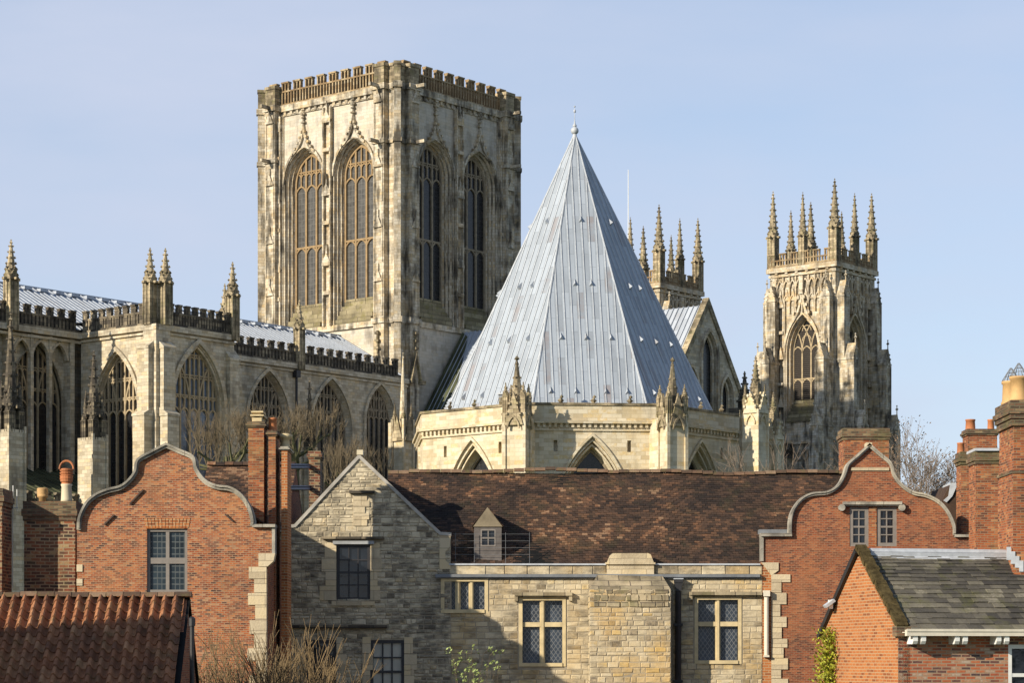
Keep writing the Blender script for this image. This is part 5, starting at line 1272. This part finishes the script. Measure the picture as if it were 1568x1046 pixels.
    for xx in (xl, xr_): ck.face([(PX(xx, dd), dd, PZ(862, dd)), (PX(xx, dd), dd, zl), (PX(xx, dd), dd + 1.3, zl)])
    ck.build('dormer_cheek', 'lead_dark', dm)
    dr_ = MB(); zp = PZ(777, dd); xm = PX(746.5, dd); hwd = PX(xr_ + 2, dd) - xm
    for s_ in (-1, 1):
        up = Vector((-s_ * hwd, 0, zp - zl)); Ld = up.length
        Mr = fr((xm + hwd, dd - .03, zl), (0, 1, 0), Vector((0, 1, 0)).cross(up)) if s_ > 0 else fr((xm - hwd, dd + 2.0, zl), (0, -1, 0), Vector((0, -1, 0)).cross(up))
        dr_.M = Mr; tiles(dr_, [(0, 0), (2.0, 0), (2.0, Ld), (0, Ld)], .16, .1, .014, 95 + s_)
    dr_.build('dormer_roof', 'tile', dm)
    # ---- wire guard rail along the gutter
    R_ = thing('guard_rail', 'thin grey wire guard rail in front of the dormer', 'railing', (PX(750, d), d + .3, PZ(862, d)))
    for y in (817.5, 828, 838.5, 849):
        w_ = MB(front(d + .3)); w_.tube((PX(694, d), PZ(y, d), 0), (PX(811, d), PZ(y, d), 0), .005, .005, 4); w_.build('wire', 'wire', R_)
    for x in (697, 726, 774, 811):
        w_ = MB(front(d + .3)); w_.tube((PX(x, d), PZ(863, d), 0), (PX(x, d), PZ(815, d), 0), .008, .008, 4); w_.build('post', 'wire', R_)
stone_house()

# ---------------------------------------------------------------- right brick house with curved gable
def right_gable_house():
    d = 66.0
    T = thing('brick_house', 'dark red brick house at right with curved gable and twin sash windows', 'house', (PX(1330, d), d, 0))
    arc = spline([(1210, 819), (1210, 811), (1211, 794), (1216, 780), (1227, 766), (1243, 758), (1266, 755.5), (1283, 745.7), (1293, 728.6), (1298.6, 713), (1314, 699), (1331, 683)], 5) + \
          spline([(1331, 683), (1347, 697), (1363, 711), (1368.6, 728.6), (1380, 744), (1397, 755.7), (1417, 760), (1437, 770), (1451, 785.7), (1460, 805.7), (1461, 820)], 5)[1:]
    outer = pts([(1181, 1150), (1181, 880), (1166, 862), (1166, 819)] + arc + [(1500, 821), (1500, 1150)], d)
    outer[0] = (outer[0][0], 0); outer[-1] = (outer[-1][0], 0)
    wa = prect(1301, 1330, 777, 837, d); wb = prect(1343, 1373, 777, 837, d)
    Mf = front(d); b = MB(Mf); b.panel(outer, [rect(*wa), rect(*wb)], -.35, 0); b.build('gable_wall', 'brick2', T)
    br = MB(Mf); br.box(PX(1331, d), PX(1342, d), PZ(837, d), PZ(777, d), -.1, .012); br.build('brick_pier', 'brick_ch', T)
    c = MB(Mf); c.bar(pts(arc, d), .085, -.35, .08); c.bar(pts([(x, y - 2) for x, y in arc], d), .05, -.36, .12); c.box(PX(1164.5, d), PX(1212, d), PZ(822, d), PZ(817, d), -.4, .12); c.box(PX(1461, d), PX(1496, d), PZ(823, d), PZ(819, d), -.4, .12)
    c.box(PX(1164.5, d), PX(1169, d), PZ(860, d), PZ(822, d), -.3, .05); c.build('coping', 'coping', T)
    gt = MB(Mf); gt.box(PX(1165, d), PX(1210, d), PZ(817, d), PZ(810, d), -.8, -.4); gt.build('lead_gutter', 'lead_dark', T)
    sb = MB(Mf); sb.box(PX(1303, d), PX(1361, d), PZ(721, d), PZ(716.5, d), -.1, .04); sb.box(PX(1326, d), PX(1334, d), PZ(684, d), PZ(678.5, d), -.3, .12); sb.build('stone_band', 'ashlar', T)
    h = MB(Mf); h.box(PX(1290, d), PX(1380, d), PZ(773.5, d), PZ(769, d), -.1, .17); h.box(PX(1293, d), PX(1377, d), PZ(776, d), PZ(773.5, d), -.1, .1)
    for x in (1288, 1380): h.lathe([(.09, -.1), (.1, .1)], 10, (PX(x, d), PZ(778, d), .05)); h.box(PX(x - 3, d), PX(x + 3, d), PZ(782, d), PZ(774, d), -.1, .14)
    h.build('hood_mould', 'coping', T)
    for r in (wa, wb): sash(T, Mf, *r, 2, 4, 'frame', 'glass_sash', .10, .03, -.09)
    q = MB(Mf); rg = random.Random(9); y = 866; i = 0
    q.prism(pts([(1166, 862), (1192, 862), (1192, 874), (1181, 882)], d), -.3, .04); q.box(PX(1181, d), PX(1210, d), PZ(892, d), PZ(880, d), -.2, .035)
    y = 892
    while y < 1150:
        hh = rg.uniform(13, 19); x = (1197, 1207)[i % 2] + rg.uniform(-3, 3); q.box(PX(1181, d), PX(x, d), PZ(y + hh, d), PZ(y, d) - .012, -.2, .03 + rg.uniform(0, .015)); y += hh; i += 1
    q.build('quoins', 'ashlar', T)
    o = MB(front(d + .06)); o.box(PX(1163, d), PX(1181.5, d), 0, PZ(863, d), -.3, .05); o.build('side_strip', 'brick_or', T)
    dp = MB(Mf); dp.tube((PX(1173, d), PZ(1006, d), .1), (PX(1173, d), PZ(912, d), .1), .065, .065, 8); dp.box(PX(1168, d), PX(1178, d), PZ(914, d), PZ(905, d), .0, .2); dp.box(PX(1169, d), PX(1177, d), PZ(1007, d), PZ(1004, d), 0, .17); dp.build('downpipe', 'cream', T)
    # roof behind the gable
    xm = PX(1331, d); zr = PZ(700, d); hw = PX(1461, d) - xm; ze = PZ(822, d); rf = MB()
    for s_ in (-1, 1):
        up = Vector((-s_ * hw, 0, zr - ze)); L = up.length
        Mr = fr((xm + hw, d + .36, ze), (0, 1, 0), Vector((0, 1, 0)).cross(up)) if s_ > 0 else fr((xm - hw, d + 8, ze), (0, -1, 0), Vector((0, -1, 0)).cross(up))
        rf.M = Mr; tiles(rf, [(0, 0), (7.6, 0), (7.6, L), (0, L)], .165, .10, .014, 120 + s_)
    rf.build('roof', 'tile', T)
    bd = MB(); bd.box(PX(1185, d), PX(1496, d), d + .36, d + 8, 0, ze - .1); bd.build('rear_wall', 'brick2', T)
    chimney(None, 'chimney_stack', 1292, 1361, 656, 800, 71.5, 1.1, 'brick_ch', 'brick_moss', 674, (), 'broad low brick stack with a mossy top behind the right curved gable', 'chimney')
    # lead capped small gable behind
    dl = 71.0; t = thing('lead_capped_gable', 'small roof gable with a pale lead cap left of the tall chimneys', 'roof', (PX(1455, dl), dl, 0))
    m = MB(front(dl)); m.prism(pts([(1440, 820), (1440, 772), (1455, 742), (1480, 742), (1480, 820)], dl), -3, 0); m.build('wall', 'tile', t)
    m = MB(front(dl)); m.prism(pts([(1444, 767), (1452, 760), (1455, 740), (1464, 740), (1464, 746), (1458, 760), (1449, 770)], dl), -1.2, .06); m.build('lead_cap', 'lead_trim', t)
right_gable_house()

# ---------------------------------------------------------------- chimney stacks on the right
def right_chimneys():
    g = None
    chimney(None, 'chimney_stack', 1482, 1527, 657, 800, 68.5, .8, 'brick_ch', 'brick_moss', 667, ((1482, 1498, 640, 'pot'), (1516, 1527, 640, 'pot')), 'red brick stack with two terracotta pots, rearmost beside the tall chimney', 'chimney')
    c = chimney(None, 'chimney_stack', 1472, 1488, 692, 800, 66.6, .75, 'brick_ch', 'brick_moss', 712, ((1469, 1481, 676, 'pot'),), 'narrow red brick stack with one pot, leftmost of the right hand group', 'chimney')
    b = chimney(None, 'chimney_stack', 1494, 1531, 691, 840, 63.6, .95, 'brick_ch', 'brick_moss', 711, (), 'stout orange brick stack without pots in front of the potted ones', 'chimney')
    m = MB(); d = 63.6; m.box(PX(1492, d), PX(1533, d), d - .1, d + 1.1, PZ(691, d), PZ(687, d)); m.build('mortar_cap', 'lead_trim', b)
    # tallest, in front
    d = 56.5; T = thing('chimney_stack', 'tallest brick stack at the right edge with buff pots under wire cowls', 'chimney', (PX(1575, d), d + 1, 0))
    u0, u1 = PX(1551, d), PX(1551, d) + 1.3; D = 1.75
    m = MB(); m.box(u0 - .0, u1, d, d + D, 0, PZ(722, d)); m.box(u0 + .03, u1, d + .03, d + D - .03, PZ(722, d), PZ(650, d)); m.build('stack', 'brick_ch', T)
    m = MB()
    for y0, y1, e in ((652, 641, .03), (641, 634, .07), (634, 626, .11), (626, 613, .06)): m.box(u0 - e, u1 + e, d - e, d + D + e, PZ(y0, d), PZ(y1, d))
    m.build('cap', 'brick_moss', T); m = MB(); m.box(u0 - .03, u1, d - .03, d + D + .03, PZ(725, d), PZ(720, d)); m.build('brick_band', 'brick_moss', T)
    z = PZ(613, d)
    for i, (xx, yy, h) in enumerate(((u0 + .22, d + .35, .62), (u0 + .2, d + 1.15, .60), (u0 + .75, d + .4, .62))):
        p = MB(); p.lathe([(.25, 0), (.25, .06), (.22, .12), (.205, h - .08), (.235, h - .06), (.235, h), (.19, h), (.19, .2)], 16, (xx, yy, z - .01)); po = p.build('chimney_pot', 'buff', T, True)
        cw = MB()
        for k in range(14):
            an = 2 * math.pi * k / 14; cw.tube((xx + .22 * math.cos(an), yy + .22 * math.sin(an), z + h), (xx + .02 * math.cos(an), yy + .02 * math.sin(an), z + h + .32), .008, .008, 3)
        for hh, r in ((.02, .215), (.11, .15), (.2, .09)):
            L = [(xx + r * math.cos(q * .45), yy + r * math.sin(q * .45), z + h + hh) for q in range(15)]; cw.path(L, .007, 3)
        cw.build('wire_cowl', 'wire', po)
    fl = MB()
    for k in range(4): fl.box(u0 - .15 + .1 * k, u0 - .05 + .1 * k, d - .03, d + .02, PZ(858 + 6 * k, d), PZ(838 + 7 * k, d))
    fl.build('lead_flashing', 'lead_trim', T)
right_chimneys()

# ---------------------------------------------------------------- slate wing, turned a little towards the camera's right
def slate_wing():
    ang = R(12.5); cx, cd_ = PX(1375, 54), 54.0
    T = thing('slate_wing', 'small brick wing at right with a mossy stone slate roof and orange gable end', 'house', (cx, cd_, 0), ang)
    TM = Matrix.Translation((cx, cd_, 0)) @ Matrix.Rotation(ang, 4, 'Z')
    # local frame: front wall runs +x from the corner at y=0, gable end runs back along +y at x=0
    Wd = 5.1; ze = PZ(966, 54) ; zr = PZ(846, 56.4); ym = Wd / 2; Ln = 11.5
    gl = MB(TM @ fr((0, Wd, 0), (0, -1, 0), (-1, 0, 0)))
    gl.panel([(0, 0), (Wd, 0), (Wd, ze - .05), (Wd - ym, zr - .1), (0, ze - .05)], [], -.3, 0); gl.build('gable_wall', 'brick_or', T)
    fw = MB(TM @ fr((0, 0, 0), (1, 0, 0), (0, -1, 0)))
    wx = 2.74; wn = (wx, wx + 1.15, ze - 1.75, ze - .33)
    fw.panel([(.002, 0), (Ln, 0), (Ln, ze - .03), (.002, ze - .03)], [rect(*wn)], -.3, 0); fw.build('front_wall', 'brick_mix', T)
    bk = MB(TM); bk.box(.3, Ln, .35, Wd - .05, 0, ze - .1); bk.build('rear_wall', 'brick2', T)
    sash(T, TM @ fr((0, 0, 0), (1, 0, 0), (0, -1, 0)), *wn, 2, 2, 'frame_wh', 'glass_sash', .09, .05, -.07)
    # roof
    up = Vector((0, ym + .25, zr - ze)); L = up.length
    r = MB(TM @ fr((.25, -.25, ze), (1, 0, 0), Vector((1, 0, 0)).cross(up)))
    tiles(r, [(0, 0), (Ln, 0), (Ln, L), (0, L)], .34, .2, .024, 140, .03, lambda v: .25 - .13 * v / L)
    r.mi = 1; r.face([(0, 0, -.03), (Ln, 0, -.03), (Ln, L, -.03), (0, L, -.03)])
    r.M = TM; r.face([(.1, Wd + .1, ze - .1), (Ln, Wd + .1, ze - .1), (Ln, ym, zr - .02), (.1, ym, zr - .02)]); r.build('roof', ('slate', 'dark'), T)
    rd = MB(TM); rd.tube((.2, ym, zr + .02), (Ln, ym, zr + .02), .085, .085, 8); rd.box(.2, Ln, ym - .16, ym - .10, zr - .14, zr + .0); rd.face([(.2, ym - .25, zr - .17), (Ln, ym - .25, zr - .17), (Ln, ym, zr + .06), (.2, ym, zr + .06)]); rd.build('lead_ridge', 'lead_trim', T)
    # mossy brick coping on the front slope of the gable, dark verge board on the other
    cpM = TM @ fr((0, Wd, 0), (0, -1, 0), (-1, 0, 0)); c = MB(cpM)
    a = Vector((Wd - ym - .02, zr + .12)); b = Vector((Wd + .12, ze + .06)); n = 22; rg = random.Random(5)
    dv = (b - a) / n
    for i in range(n):
        p = a + dv * i; q = a + dv * (i + 1); e = Vector((-dv.y, dv.x)).normalized() * .085; o = rg.uniform(-.012, .012)
        c.r = rg.random(); c.prism([(p.x + o, p.y - .03), (q.x + o, q.y - .03), (q.x + e.x + o, q.y + e.y), (p.x + e.x + o, p.y + e.y)], -.20 + rg.uniform(-.02, .02), .07 + rg.uniform(-.015, .015))
    c.mi = 1; c.box(Wd - .12, Wd + .14, ze - .14, ze + .1, -.42, .09); c.build('mossy_coping', ('moss', 'brick_moss'), T)
    v = MB(cpM); v.bar([(-.1, ze - .12), (Wd - ym, zr + .03)], .13, -.05, .09); v.build('verge_board', 'iron', T)
    # gutter and paired brackets
    g = MB(TM @ fr((0, 0, 0), (1, 0, 0), (0, -1, 0))); g.box(.05, Ln, ze - .13, ze + .01, .30, .42); g.box(.05, Ln, ze - .03, ze + .03, .40, .44); g.box(.05, Ln, ze - .06, ze - .04, 0, .32)
    g.build('gutter', 'cream', T)
    k = .22
    while k < Ln:
        for q in (0, .2):
            m = MB(TM @ fr((k + q, 0, 0), (0, -1, 0), (-1, 0, 0))); m.prism([(0.0, ze - .07), (.38, ze - .07), (.38, ze - .25), (.33, ze - .32), (0.0, ze - .32)], -.115, 0); m.build('bracket', 'frame_wh', T)
        k += 1.03
    # floodlight on the gable verge
    fl = thing('floodlight', 'small grey floodlight fixed behind the sloping verge of the orange gable', 'lamp', tuple(TM @ Vector((0, Wd - .9, zr - 1.2))))
    m = MB(TM @ Matrix.Translation((-.02, Wd - 1.1, zr - 1.12)) @ Matrix.Rotation(R(-35), 4, 'Y')); m.box(-.34, -.06, -.1, .1, 0, .07); m.build('head', 'lead_trim', fl)
    m = MB(TM @ Matrix.Translation((-.02, Wd - 1.1, zr - 1.12))); m.box(-.2, -.1, -.04, .04, -.22, .0); m.build('bracket', 'frame_wh', fl)
    return TM, Wd
SW_M, SW_W = slate_wing()

# ---------------------------------------------------------------- pantiled outbuilding, lower left
def pantile_shed():
    de, dr = 48.0, 51.0; x0 = PX(-60, 50); x1 = PX(291, dr); zr = PZ(915, dr); ze = PZ(1066, de)
    T = thing('outbuilding', 'low outbuilding with an orange pantile roof at the lower left', 'building', ((x0 + x1) / 2, dr, 0))
    Rt = Matrix.Translation((x1, dr, 0)) @ Matrix.Rotation(R(3.4), 4, 'Z') @ Matrix.Translation((-x1, -dr, 0))
    Mr, L = roofM(x0, de, ze, x0, dr, zr); m = MB(Rt @ Mr); P = .232; rg = random.Random(2); nr = 12; g = L / nr; n = int((x1 - x0) / P)
    prof = [(0, .0), (.08, .05), (.18, .085), (.3, .095), (.42, .078), (.52, .03), (.66, -.008), (.84, -.018), (1.0, .0)]
    for r_ in range(nr):
        for i in range(n):
            u = x0 * 0 + i * P + rg.uniform(-.006, .006); v = r_ * g + rg.uniform(-.008, .008); lift = .03 + rg.uniform(-.004, .006); m.r = min(1, max(0, rg.gauss(.5, .22)))
            A = [m.P((u + a * P * 1.03, v, b * 1.1 + lift)) for a, b in prof]; B = [m.P((u + a * P * 1.03, v + g * 1.12, b * 1.1)) for a, b in prof]; Cc = [m.P((u + a * P * 1.03, v, b * 1.1 + lift - .02)) for a, b in prof]
            for k in range(len(prof) - 1): m.idx((A[k], A[k + 1], B[k + 1], B[k])); m.idx((Cc[k], Cc[k + 1], A[k + 1], A[k]))
    m.mi = 1; m.face([(0, 0, -.06), (x1 - x0, 0, -.06), (x1 - x0, L, -.06), (0, L, -.06)])
    m.M = Rt; m.face([(x0, 2 * dr - de, ze), (x1, 2 * dr - de, ze), (x1, dr, zr), (x0, dr, zr)]); m.build('roof', ('pantile', 'dark'), T)
    rt = MB(Rt); ridge_tiles(rt, (x0, dr, zr + .03), (x1 + .05, dr, zr + .03), .13, 13, 4); rt.build('ridge', 'ridge', T)
    w_ = MB(Rt); w_.box(x0, x1 - .05, de + .25, 2 * dr - de - .25, 0, ze - .1); w_.M = Rt @ fr((x1 - .06, dr, 0), (0, 1, 0), (1, 0, 0)); w_.prism([(-(dr - de), ze - .12), (dr - de, ze - .12), (0, zr - .05)], -.3, 0); w_.build('wall', 'brick2', T)
    dp = MB(); x = PX(297, 49.5); dp.tube((x, 49.2, 3), (x, 49.2, PZ(951, 49.5)), .05, .05, 8); dp.lathe([(.07, -.12), (.07, .04), (.03, .08)], 8, (x, 49.2, PZ(951, 49.5))); dp.build('vent_pipe', 'iron', T)
pantile_shed()

# ---------------------------------------------------------------- brick chimney with two fancy pots at the far left
def left_chimney():
    d = 62.5
    T = chimney(None, 'chimney_stack', 37, 115, 768, 900, d, 1.0, 'brick_dirty_shade', 'brick_moss', 798, (), 'wide patchy brick stack at far left with a mossy top', 'chimney')
    z = PZ(768, d); st = T
    p = MB(); xc = PX(60, d); r = .13; h = z
    p.lathe([(.10, 0), (.10, .12), (.145, .14), (.145, .2)] + [(.145 + (.012 if k % 2 else -.006), .2 + .022 * k) for k in range(9)] + [(.12, .39), (.1, .36)], 16, (xc, d + .45, z)); p.build('chimney_pot', 'buff', T, True)
    p = MB(); xc = PX(97, d); p.lathe([(.165, 0), (.15, .08), (.135, .42), (.155, .46), (.155, .49), (.1, .49)], 16, (xc, d + .45, z)); p.build('chimney_pot', 'cream_pot', T, True)
    p = MB(); z2 = z + .48; p.lathe([(.135, 0), (.135, .06), (.165, .08), (.175, .2), (.16, .22)], 16, (xc, d + .45, z2))
    for k in range(4): p.lathe([(.172, .13 + .075 * k), (.185, .17 + .075 * k), (.15, .185 + .075 * k), (.15, .13 + .075 * (k + 1))], 16, (xc, d + .45, z2))
    for k in range(10):
        a0, a1 = math.pi * k / 10, math.pi * (k + 1) / 10
        p.tube((xc + .19 * math.cos(a0), d + .45, z2 + .42 + .22 * math.sin(a0)), (xc + .19 * math.cos(a1), d + .45, z2 + .42 + .22 * math.sin(a1)), .03, .03, 6)
    p.build('pot_cowl', 'pot', T)
    # television aerial left of it
    a = thing('aerial', 'thin pale aerial rods beside the far left stack', 'aerial', (PX(14, d), d + .4, 0)); m = MB(front(d + .4))
    m.tube((*pt(15, 742, d), 0), (*pt(15, 790, d), 0), .012, .012, 4); m.tube((*pt(21, 748, d), 0), (*pt(21, 782, d), 0), .012, .012, 4); m.tube((*pt(13, 785, d), 0), (*pt(5, 801, d), 0), .012, .012, 4); m.tube((*pt(12, 778, d), .02), (*pt(23, 776, d), .02), .014, .014, 4); m.tube((*pt(14, 776, d), -.03), (*pt(14, 900, d), -.03), .016, .016, 4)
    m.build('rods', 'frame_wh', a)
left_chimney()
chimney(None, 'chimney_stack', -90, 3, 748, 900, 61.5, 1.2, 'brick_dirty_shade', 'brick_moss', 775, (), 'dark brick stack of which only an edge shows at the far left', 'chimney')

# ---------------------------------------------------------------- trees and plants
def branchy(rg, mb_big, mb_fine, p, d, L, r, lev, maxlev, up=.25, spread=.6, tips=None, nseg=3, droop=0.0, split=(2, 4), lf=.72):
    q = Vector(p); dirn = Vector(d).normalized(); rr = r
    for s_ in range(nseg):
        dirn = (dirn + Vector((rg.gauss(0, .13), rg.gauss(0, .13), rg.gauss(0, .08) + up * .12 - droop))).normalized()
        e = q + dirn * L / nseg; r2 = rr * .84
        (mb_big if lev < 2 else mb_fine).tube(q, e, rr, r2, 6 if lev == 0 else (4 if lev < 3 else 3))
        if lev < maxlev and s_ > 0:
            for _ in range(rg.randint(*split) - 1):
                dd = (dirn + Vector((rg.gauss(0, spread), rg.gauss(0, spread), rg.gauss(up * .6, spread * .5)))).normalized()
                branchy(rg, mb_big, mb_fine, e, dd, L * lf * rg.uniform(.7, 1.1), max(r2 * .55, .009), lev + 1, maxlev, up, spread, tips, nseg, droop, split, lf)
        q = e; rr = r2
    if lev < maxlev: branchy(rg, mb_big, mb_fine, q, dirn, L * lf, max(rr * .8, .009), lev + 1, maxlev, up, spread, tips, nseg, droop, split, lf)
    elif tips is not None: tips.append(q)
def leafquad(mb, p, s, rg, v=None):
    a = Vector((rg.gauss(0, 1), rg.gauss(0, 1), rg.gauss(0, 1))).normalized(); b = a.orthogonal().normalized(); c = a.cross(b)
    mb.r = rg.random() if v is None else v
    mb.face([p - b * s, p + c * s * .5, p + b * s, p - c * s * .5])
def bare_tree(name, label, x, d, h, seed, L0, maxlev, spread, up, mats, leaf=None, lsize=.05, tilt=(0, 0), r0=None, split=(2, 4), z0=0.0, cat='tree', group=None, lf=.72, keep=1.0, fine=1.0):
    rg = random.Random(seed); T = thing(name, label, cat, (x, d, z0), 0, group); a = MB(); b = MB(); tips = []
    tr = h * .45; a.tube((x, d, z0), (x + tilt[0] * .5, d, z0 + tr), r0 or h * .03, (r0 or h * .03) * .75, 8)
    for k in range(4):
        an = k * 1.57 + rg.uniform(-.5, .5); branchy(rg, a, b, (x + tilt[0] * .5, d, z0 + tr - rg.uniform(0, h * .06)), (math.cos(an) * spread * 1.1 + tilt[0] * .1, math.sin(an) * spread * .8, 1), L0, (r0 or h * .03) * .5, 1, maxlev, up, spread, tips, 3, 0, split, lf)
    a.build('trunk', mats[0], T); b.build('crown', mats[1], T)
    if leaf:
        l = MB()
        for p in tips:
            for _ in range(2):
                if rg.random() < keep: leafquad(l, p + Vector((rg.gauss(0, .12), rg.gauss(0, .12), rg.gauss(0, .12))), lsize * rg.uniform(.6, 1.4), rg)
        l.build('buds', leaf, T)
    return T
def pollard(label, px, d, ybase, ytop, width, seed, n, mats, group=None):
    """knobbly pollarded tree: a short crooked limb structure with masses of straight upright shoots"""
    rg = random.Random(seed); x = PX(px, d); zb, zt = PZ(ybase, d), PZ(ytop, d); w_ = width * d / F
    T = thing('pollarded_tree', label, 'tree', (x, d, 0), 0, group); a = MB(); b = MB(); heads = []
    a.tube((x, d, 0), (x + rg.uniform(-.2, .2), d, zb), .26, .2, 8)
    for k in range(9):
        an = k * .7 + rg.uniform(-.3, .3); q = Vector((x, d, zb - rg.uniform(0, 1.0))); r = .11
        dirn = Vector((math.cos(an) * rg.uniform(.5, 1), math.sin(an) * .7, .35)).normalized()
        for s_ in range(5):
            dirn = (dirn + Vector((rg.gauss(0, .3), rg.gauss(0, .3), rg.gauss(.12, .2)))).normalized(); e = q + dirn * w_ * .13; a.tube(q, e, r, r * .85, 5); r *= .85; q = e
            if s_ > 0: heads.append(q.copy())
    for _ in range(n):
        hd = rg.choice(heads); L = max(.5, (zt - hd.z)) * rg.uniform(.2, .42)
        branchy(rg, b, b, hd, (rg.gauss(0, .35), rg.gauss(0, .35), 1), L, rg.uniform(.018, .032), 2, 4, .6, .3, None, 3, 0, (2, 3), .7)
    a.build('trunk', mats[0], T); b.build('crown', mats[1], T)
pollard('mossy pollarded tree left of the tall red stacks, bristling with upright shoots', 352, 110, 700, 605, 110, 3, 75, ('bark_moss', 'twig'), 'pollarded trees before the choir')
pollard('pollarded tree rising right behind the stacks with a crooked limb', 455, 112, 695, 605, 100, 8, 70, ('bark_moss', 'twig'), 'pollarded trees before the choir')
pollard('pollarded tree peeping out above the pointed stone gable', 540, 108, 765, 655, 100, 12, 60, ('bark_moss', 'twig'), 'pollarded trees before the choir')
bare_tree('bare_tree', 'bare tree with reddish buds against the sky at right', PX(1418, 92), 92.0, 16.6, 4, 3.0, 5, .55, .5, ('bark', 'twig_grey'), 'bud', .045, (0, 0), .26, (2, 4), 0, 'tree', None, .73, 1)
bare_tree('bare_tree', 'bare tangled tree in front of the right bell tower, left of the broad stack', PX(1240, 95), 95.0, 17.5, 9, 3.0, 5, .6, .45, ('bark', 'twig_grey'), None, .05, (0, 0), .22, (2, 3), 0, 'tree', None, .74)
bare_tree('bare_tree', 'slim bare tree just right of the broad mossy stack', PX(1372, 98), 98.0, 17.2, 14, 2.9, 5, .4, .5, ('bark', 'twig_grey'), None, .05, (0, 0), .16, (2, 3), 0, 'tree', None, .72)

def bare_shrub():
    rg = random.Random(6); d = 55.0; T = thing('bare_shrub', 'large leafless shrub of golden stems before the stone gable', 'shrub', (PX(415, d), d, 0)); a = MB()
    for i in range(34):
        x = PX(rg.gauss(420, 38), d); branchy(rg, a, a, (x, d + rg.gauss(0, .8), 2.2), (rg.gauss(0, .2), rg.gauss(0, .2), 1), 1.9 + rg.uniform(-.3, .35), rg.uniform(.014, .024), 1, 4, .5, .36, None, 3, 0, (2, 3), .68)
    a.build('stems', 'twig_or', T)
    T2 = thing('bare_shrub', 'sparse arching brown shoots before the left brick wall', 'shrub', (PX(330, d), d, 0)); a = MB()
    for i in range(9):
        x = PX(rg.uniform(300, 380), d); branchy(rg, a, a, (x, d + rg.gauss(0, .6), 2.4), (rg.gauss(0, .3), rg.gauss(0, .2), 1), 1.8 + rg.uniform(-.4, .4), rg.uniform(.012, .02), 1, 3, .4, .35, None, 3, .02, (2, 3), .7)
    a.build('stems', 'twig', T2)
bare_shrub()
def bud_shrub():
    rg = random.Random(16); d = 50.0; T = thing('budding_shrub', 'young shrub tipped with fresh pale green buds below the lattice windows', 'shrub', (PX(725, d), d, 0)); a = MB(); l = MB()
    for i in range(15):
        q = Vector((PX(722, d) + rg.gauss(0, .1), d + rg.gauss(0, .1), 2.5)); tx = PX(rg.uniform(688, 762), d); tz = PZ(rg.uniform(1000, 1045), d); t = Vector((tx, d + rg.gauss(0, .3), tz))
        for k in range(6):
            e = q.lerp(t, 1 / (6 - k)) + Vector((rg.gauss(0, .03), 0, 0)); a.tube(q, e, .013 - .0015 * k, .0115 - .0015 * k, 4)
            if k > 2:
                for _ in range(3):
                    p = e + Vector((rg.gauss(0, .1), rg.gauss(0, .1), rg.uniform(.02, .15))); a.tube(e, p, .005, .003, 3)
                    for _k in range(5): leafquad(l, p + Vector((rg.gauss(0, .022), rg.gauss(0, .022), rg.gauss(0, .03))), rg.uniform(.025, .045), rg)
            q = e
    a.build('stems', 'twig', T); l.build('leaves', 'leaf_bud', T)
bud_shrub()
def climber():
    rg = random.Random(18); d = 56.0; T = thing('climbing_shrub', 'golden green climber growing up the orange brick gable end', 'shrub', (PX(1263, d), d - 1, 0)); l = MB(); a = MB()
    TM = SW_M @ fr((0, SW_W, 0), (0, -1, 0), (-1, 0, 0))
    zt = PZ(962, 58)
    a.M = TM
    for k in range(6): a.path([(.5 + .1 * k + rg.gauss(0, .08), z * .9, .08) for z in [i * 1.2 for i in range(int(zt / 1.1))]], .02, 4)
    a.build('stems', 'twig', T); l.M = TM
    for i in range(5200):
        t = rg.random() ** .8; z = zt - t * 4.2; hw = .28 + .55 * min(1, t * 1.6) * (.6 + .4 * math.sin(t * 14)); u = .85 + rg.gauss(0, .5) * hw - .25 * t; 
        leafquad(l, Vector((u, z + rg.gauss(0, .05), abs(rg.gauss(0, .16)) + .03)), rg.uniform(.03, .06), rg)
    l.build('leaves', 'gold_leaf', T)
climber()
# ---------------------------------------------------------------- unseen house added outside the left edge, ridge placed to shade the pantiles
def shade_blocker():
    def shade(px, py):
        k = (1008 - py) / F; dd = 34.52 / (.703 - k); p = Vector((PX(px, dd), dd, PZ(py, dd))); return p + sv * ((13.0 - p.z) / sv.z)
    a = shade(292, 944); b = shade(0, 1046); a.z = b.z = 0; u = (a - b).normalized(); p = Vector((-u.y, u.x, 0)); o = b - u * 7
    T = thing('added_shade_house', 'unseen brick house added beyond the left edge to shade the pantile roof', 'house', tuple(o), math.atan2(u.y, u.x)); Ln = (a - o).length; H = 13.0
    X = Matrix((u, p, UP)).transposed().to_4x4(); X.translation = o
    m = MB(X); m.box(0, Ln, -3.2, 3.2, 0, 9.6); m.M = X @ fr((0, 0, 0), (0, 1, 0), (1, 0, 0)); m.prism([(-3.2, 9.6), (3.2, 9.6), (0, H - .05)], .02, .3); m.prism([(-3.2, 9.6), (3.2, 9.6), (0, H - .05)], Ln - .3, Ln - .02); m.build('wall', 'brick2', T)
    r = MB()
    for s_ in (-1, 1):
        up = Vector((0, -s_ * 3.5, H - 9.4)); r.M = X @ (fr((0, -3.5, 9.4), (1, 0, 0), Vector((1, 0, 0)).cross(up)) if s_ < 0 else fr((Ln, 3.5, 9.4), (-1, 0, 0), Vector((-1, 0, 0)).cross(up)))
        tiles(r, [(0, 0), (Ln, 0), (Ln, up.length), (0, up.length)], .17, .11, .014, 300 + s_)
        r.face([(0, 0, -.02), (Ln, 0, -.02), (Ln, up.length, -.02), (0, up.length, -.02)])
    r.build('roof', 'tile', T)
shade_blocker()
#==END==
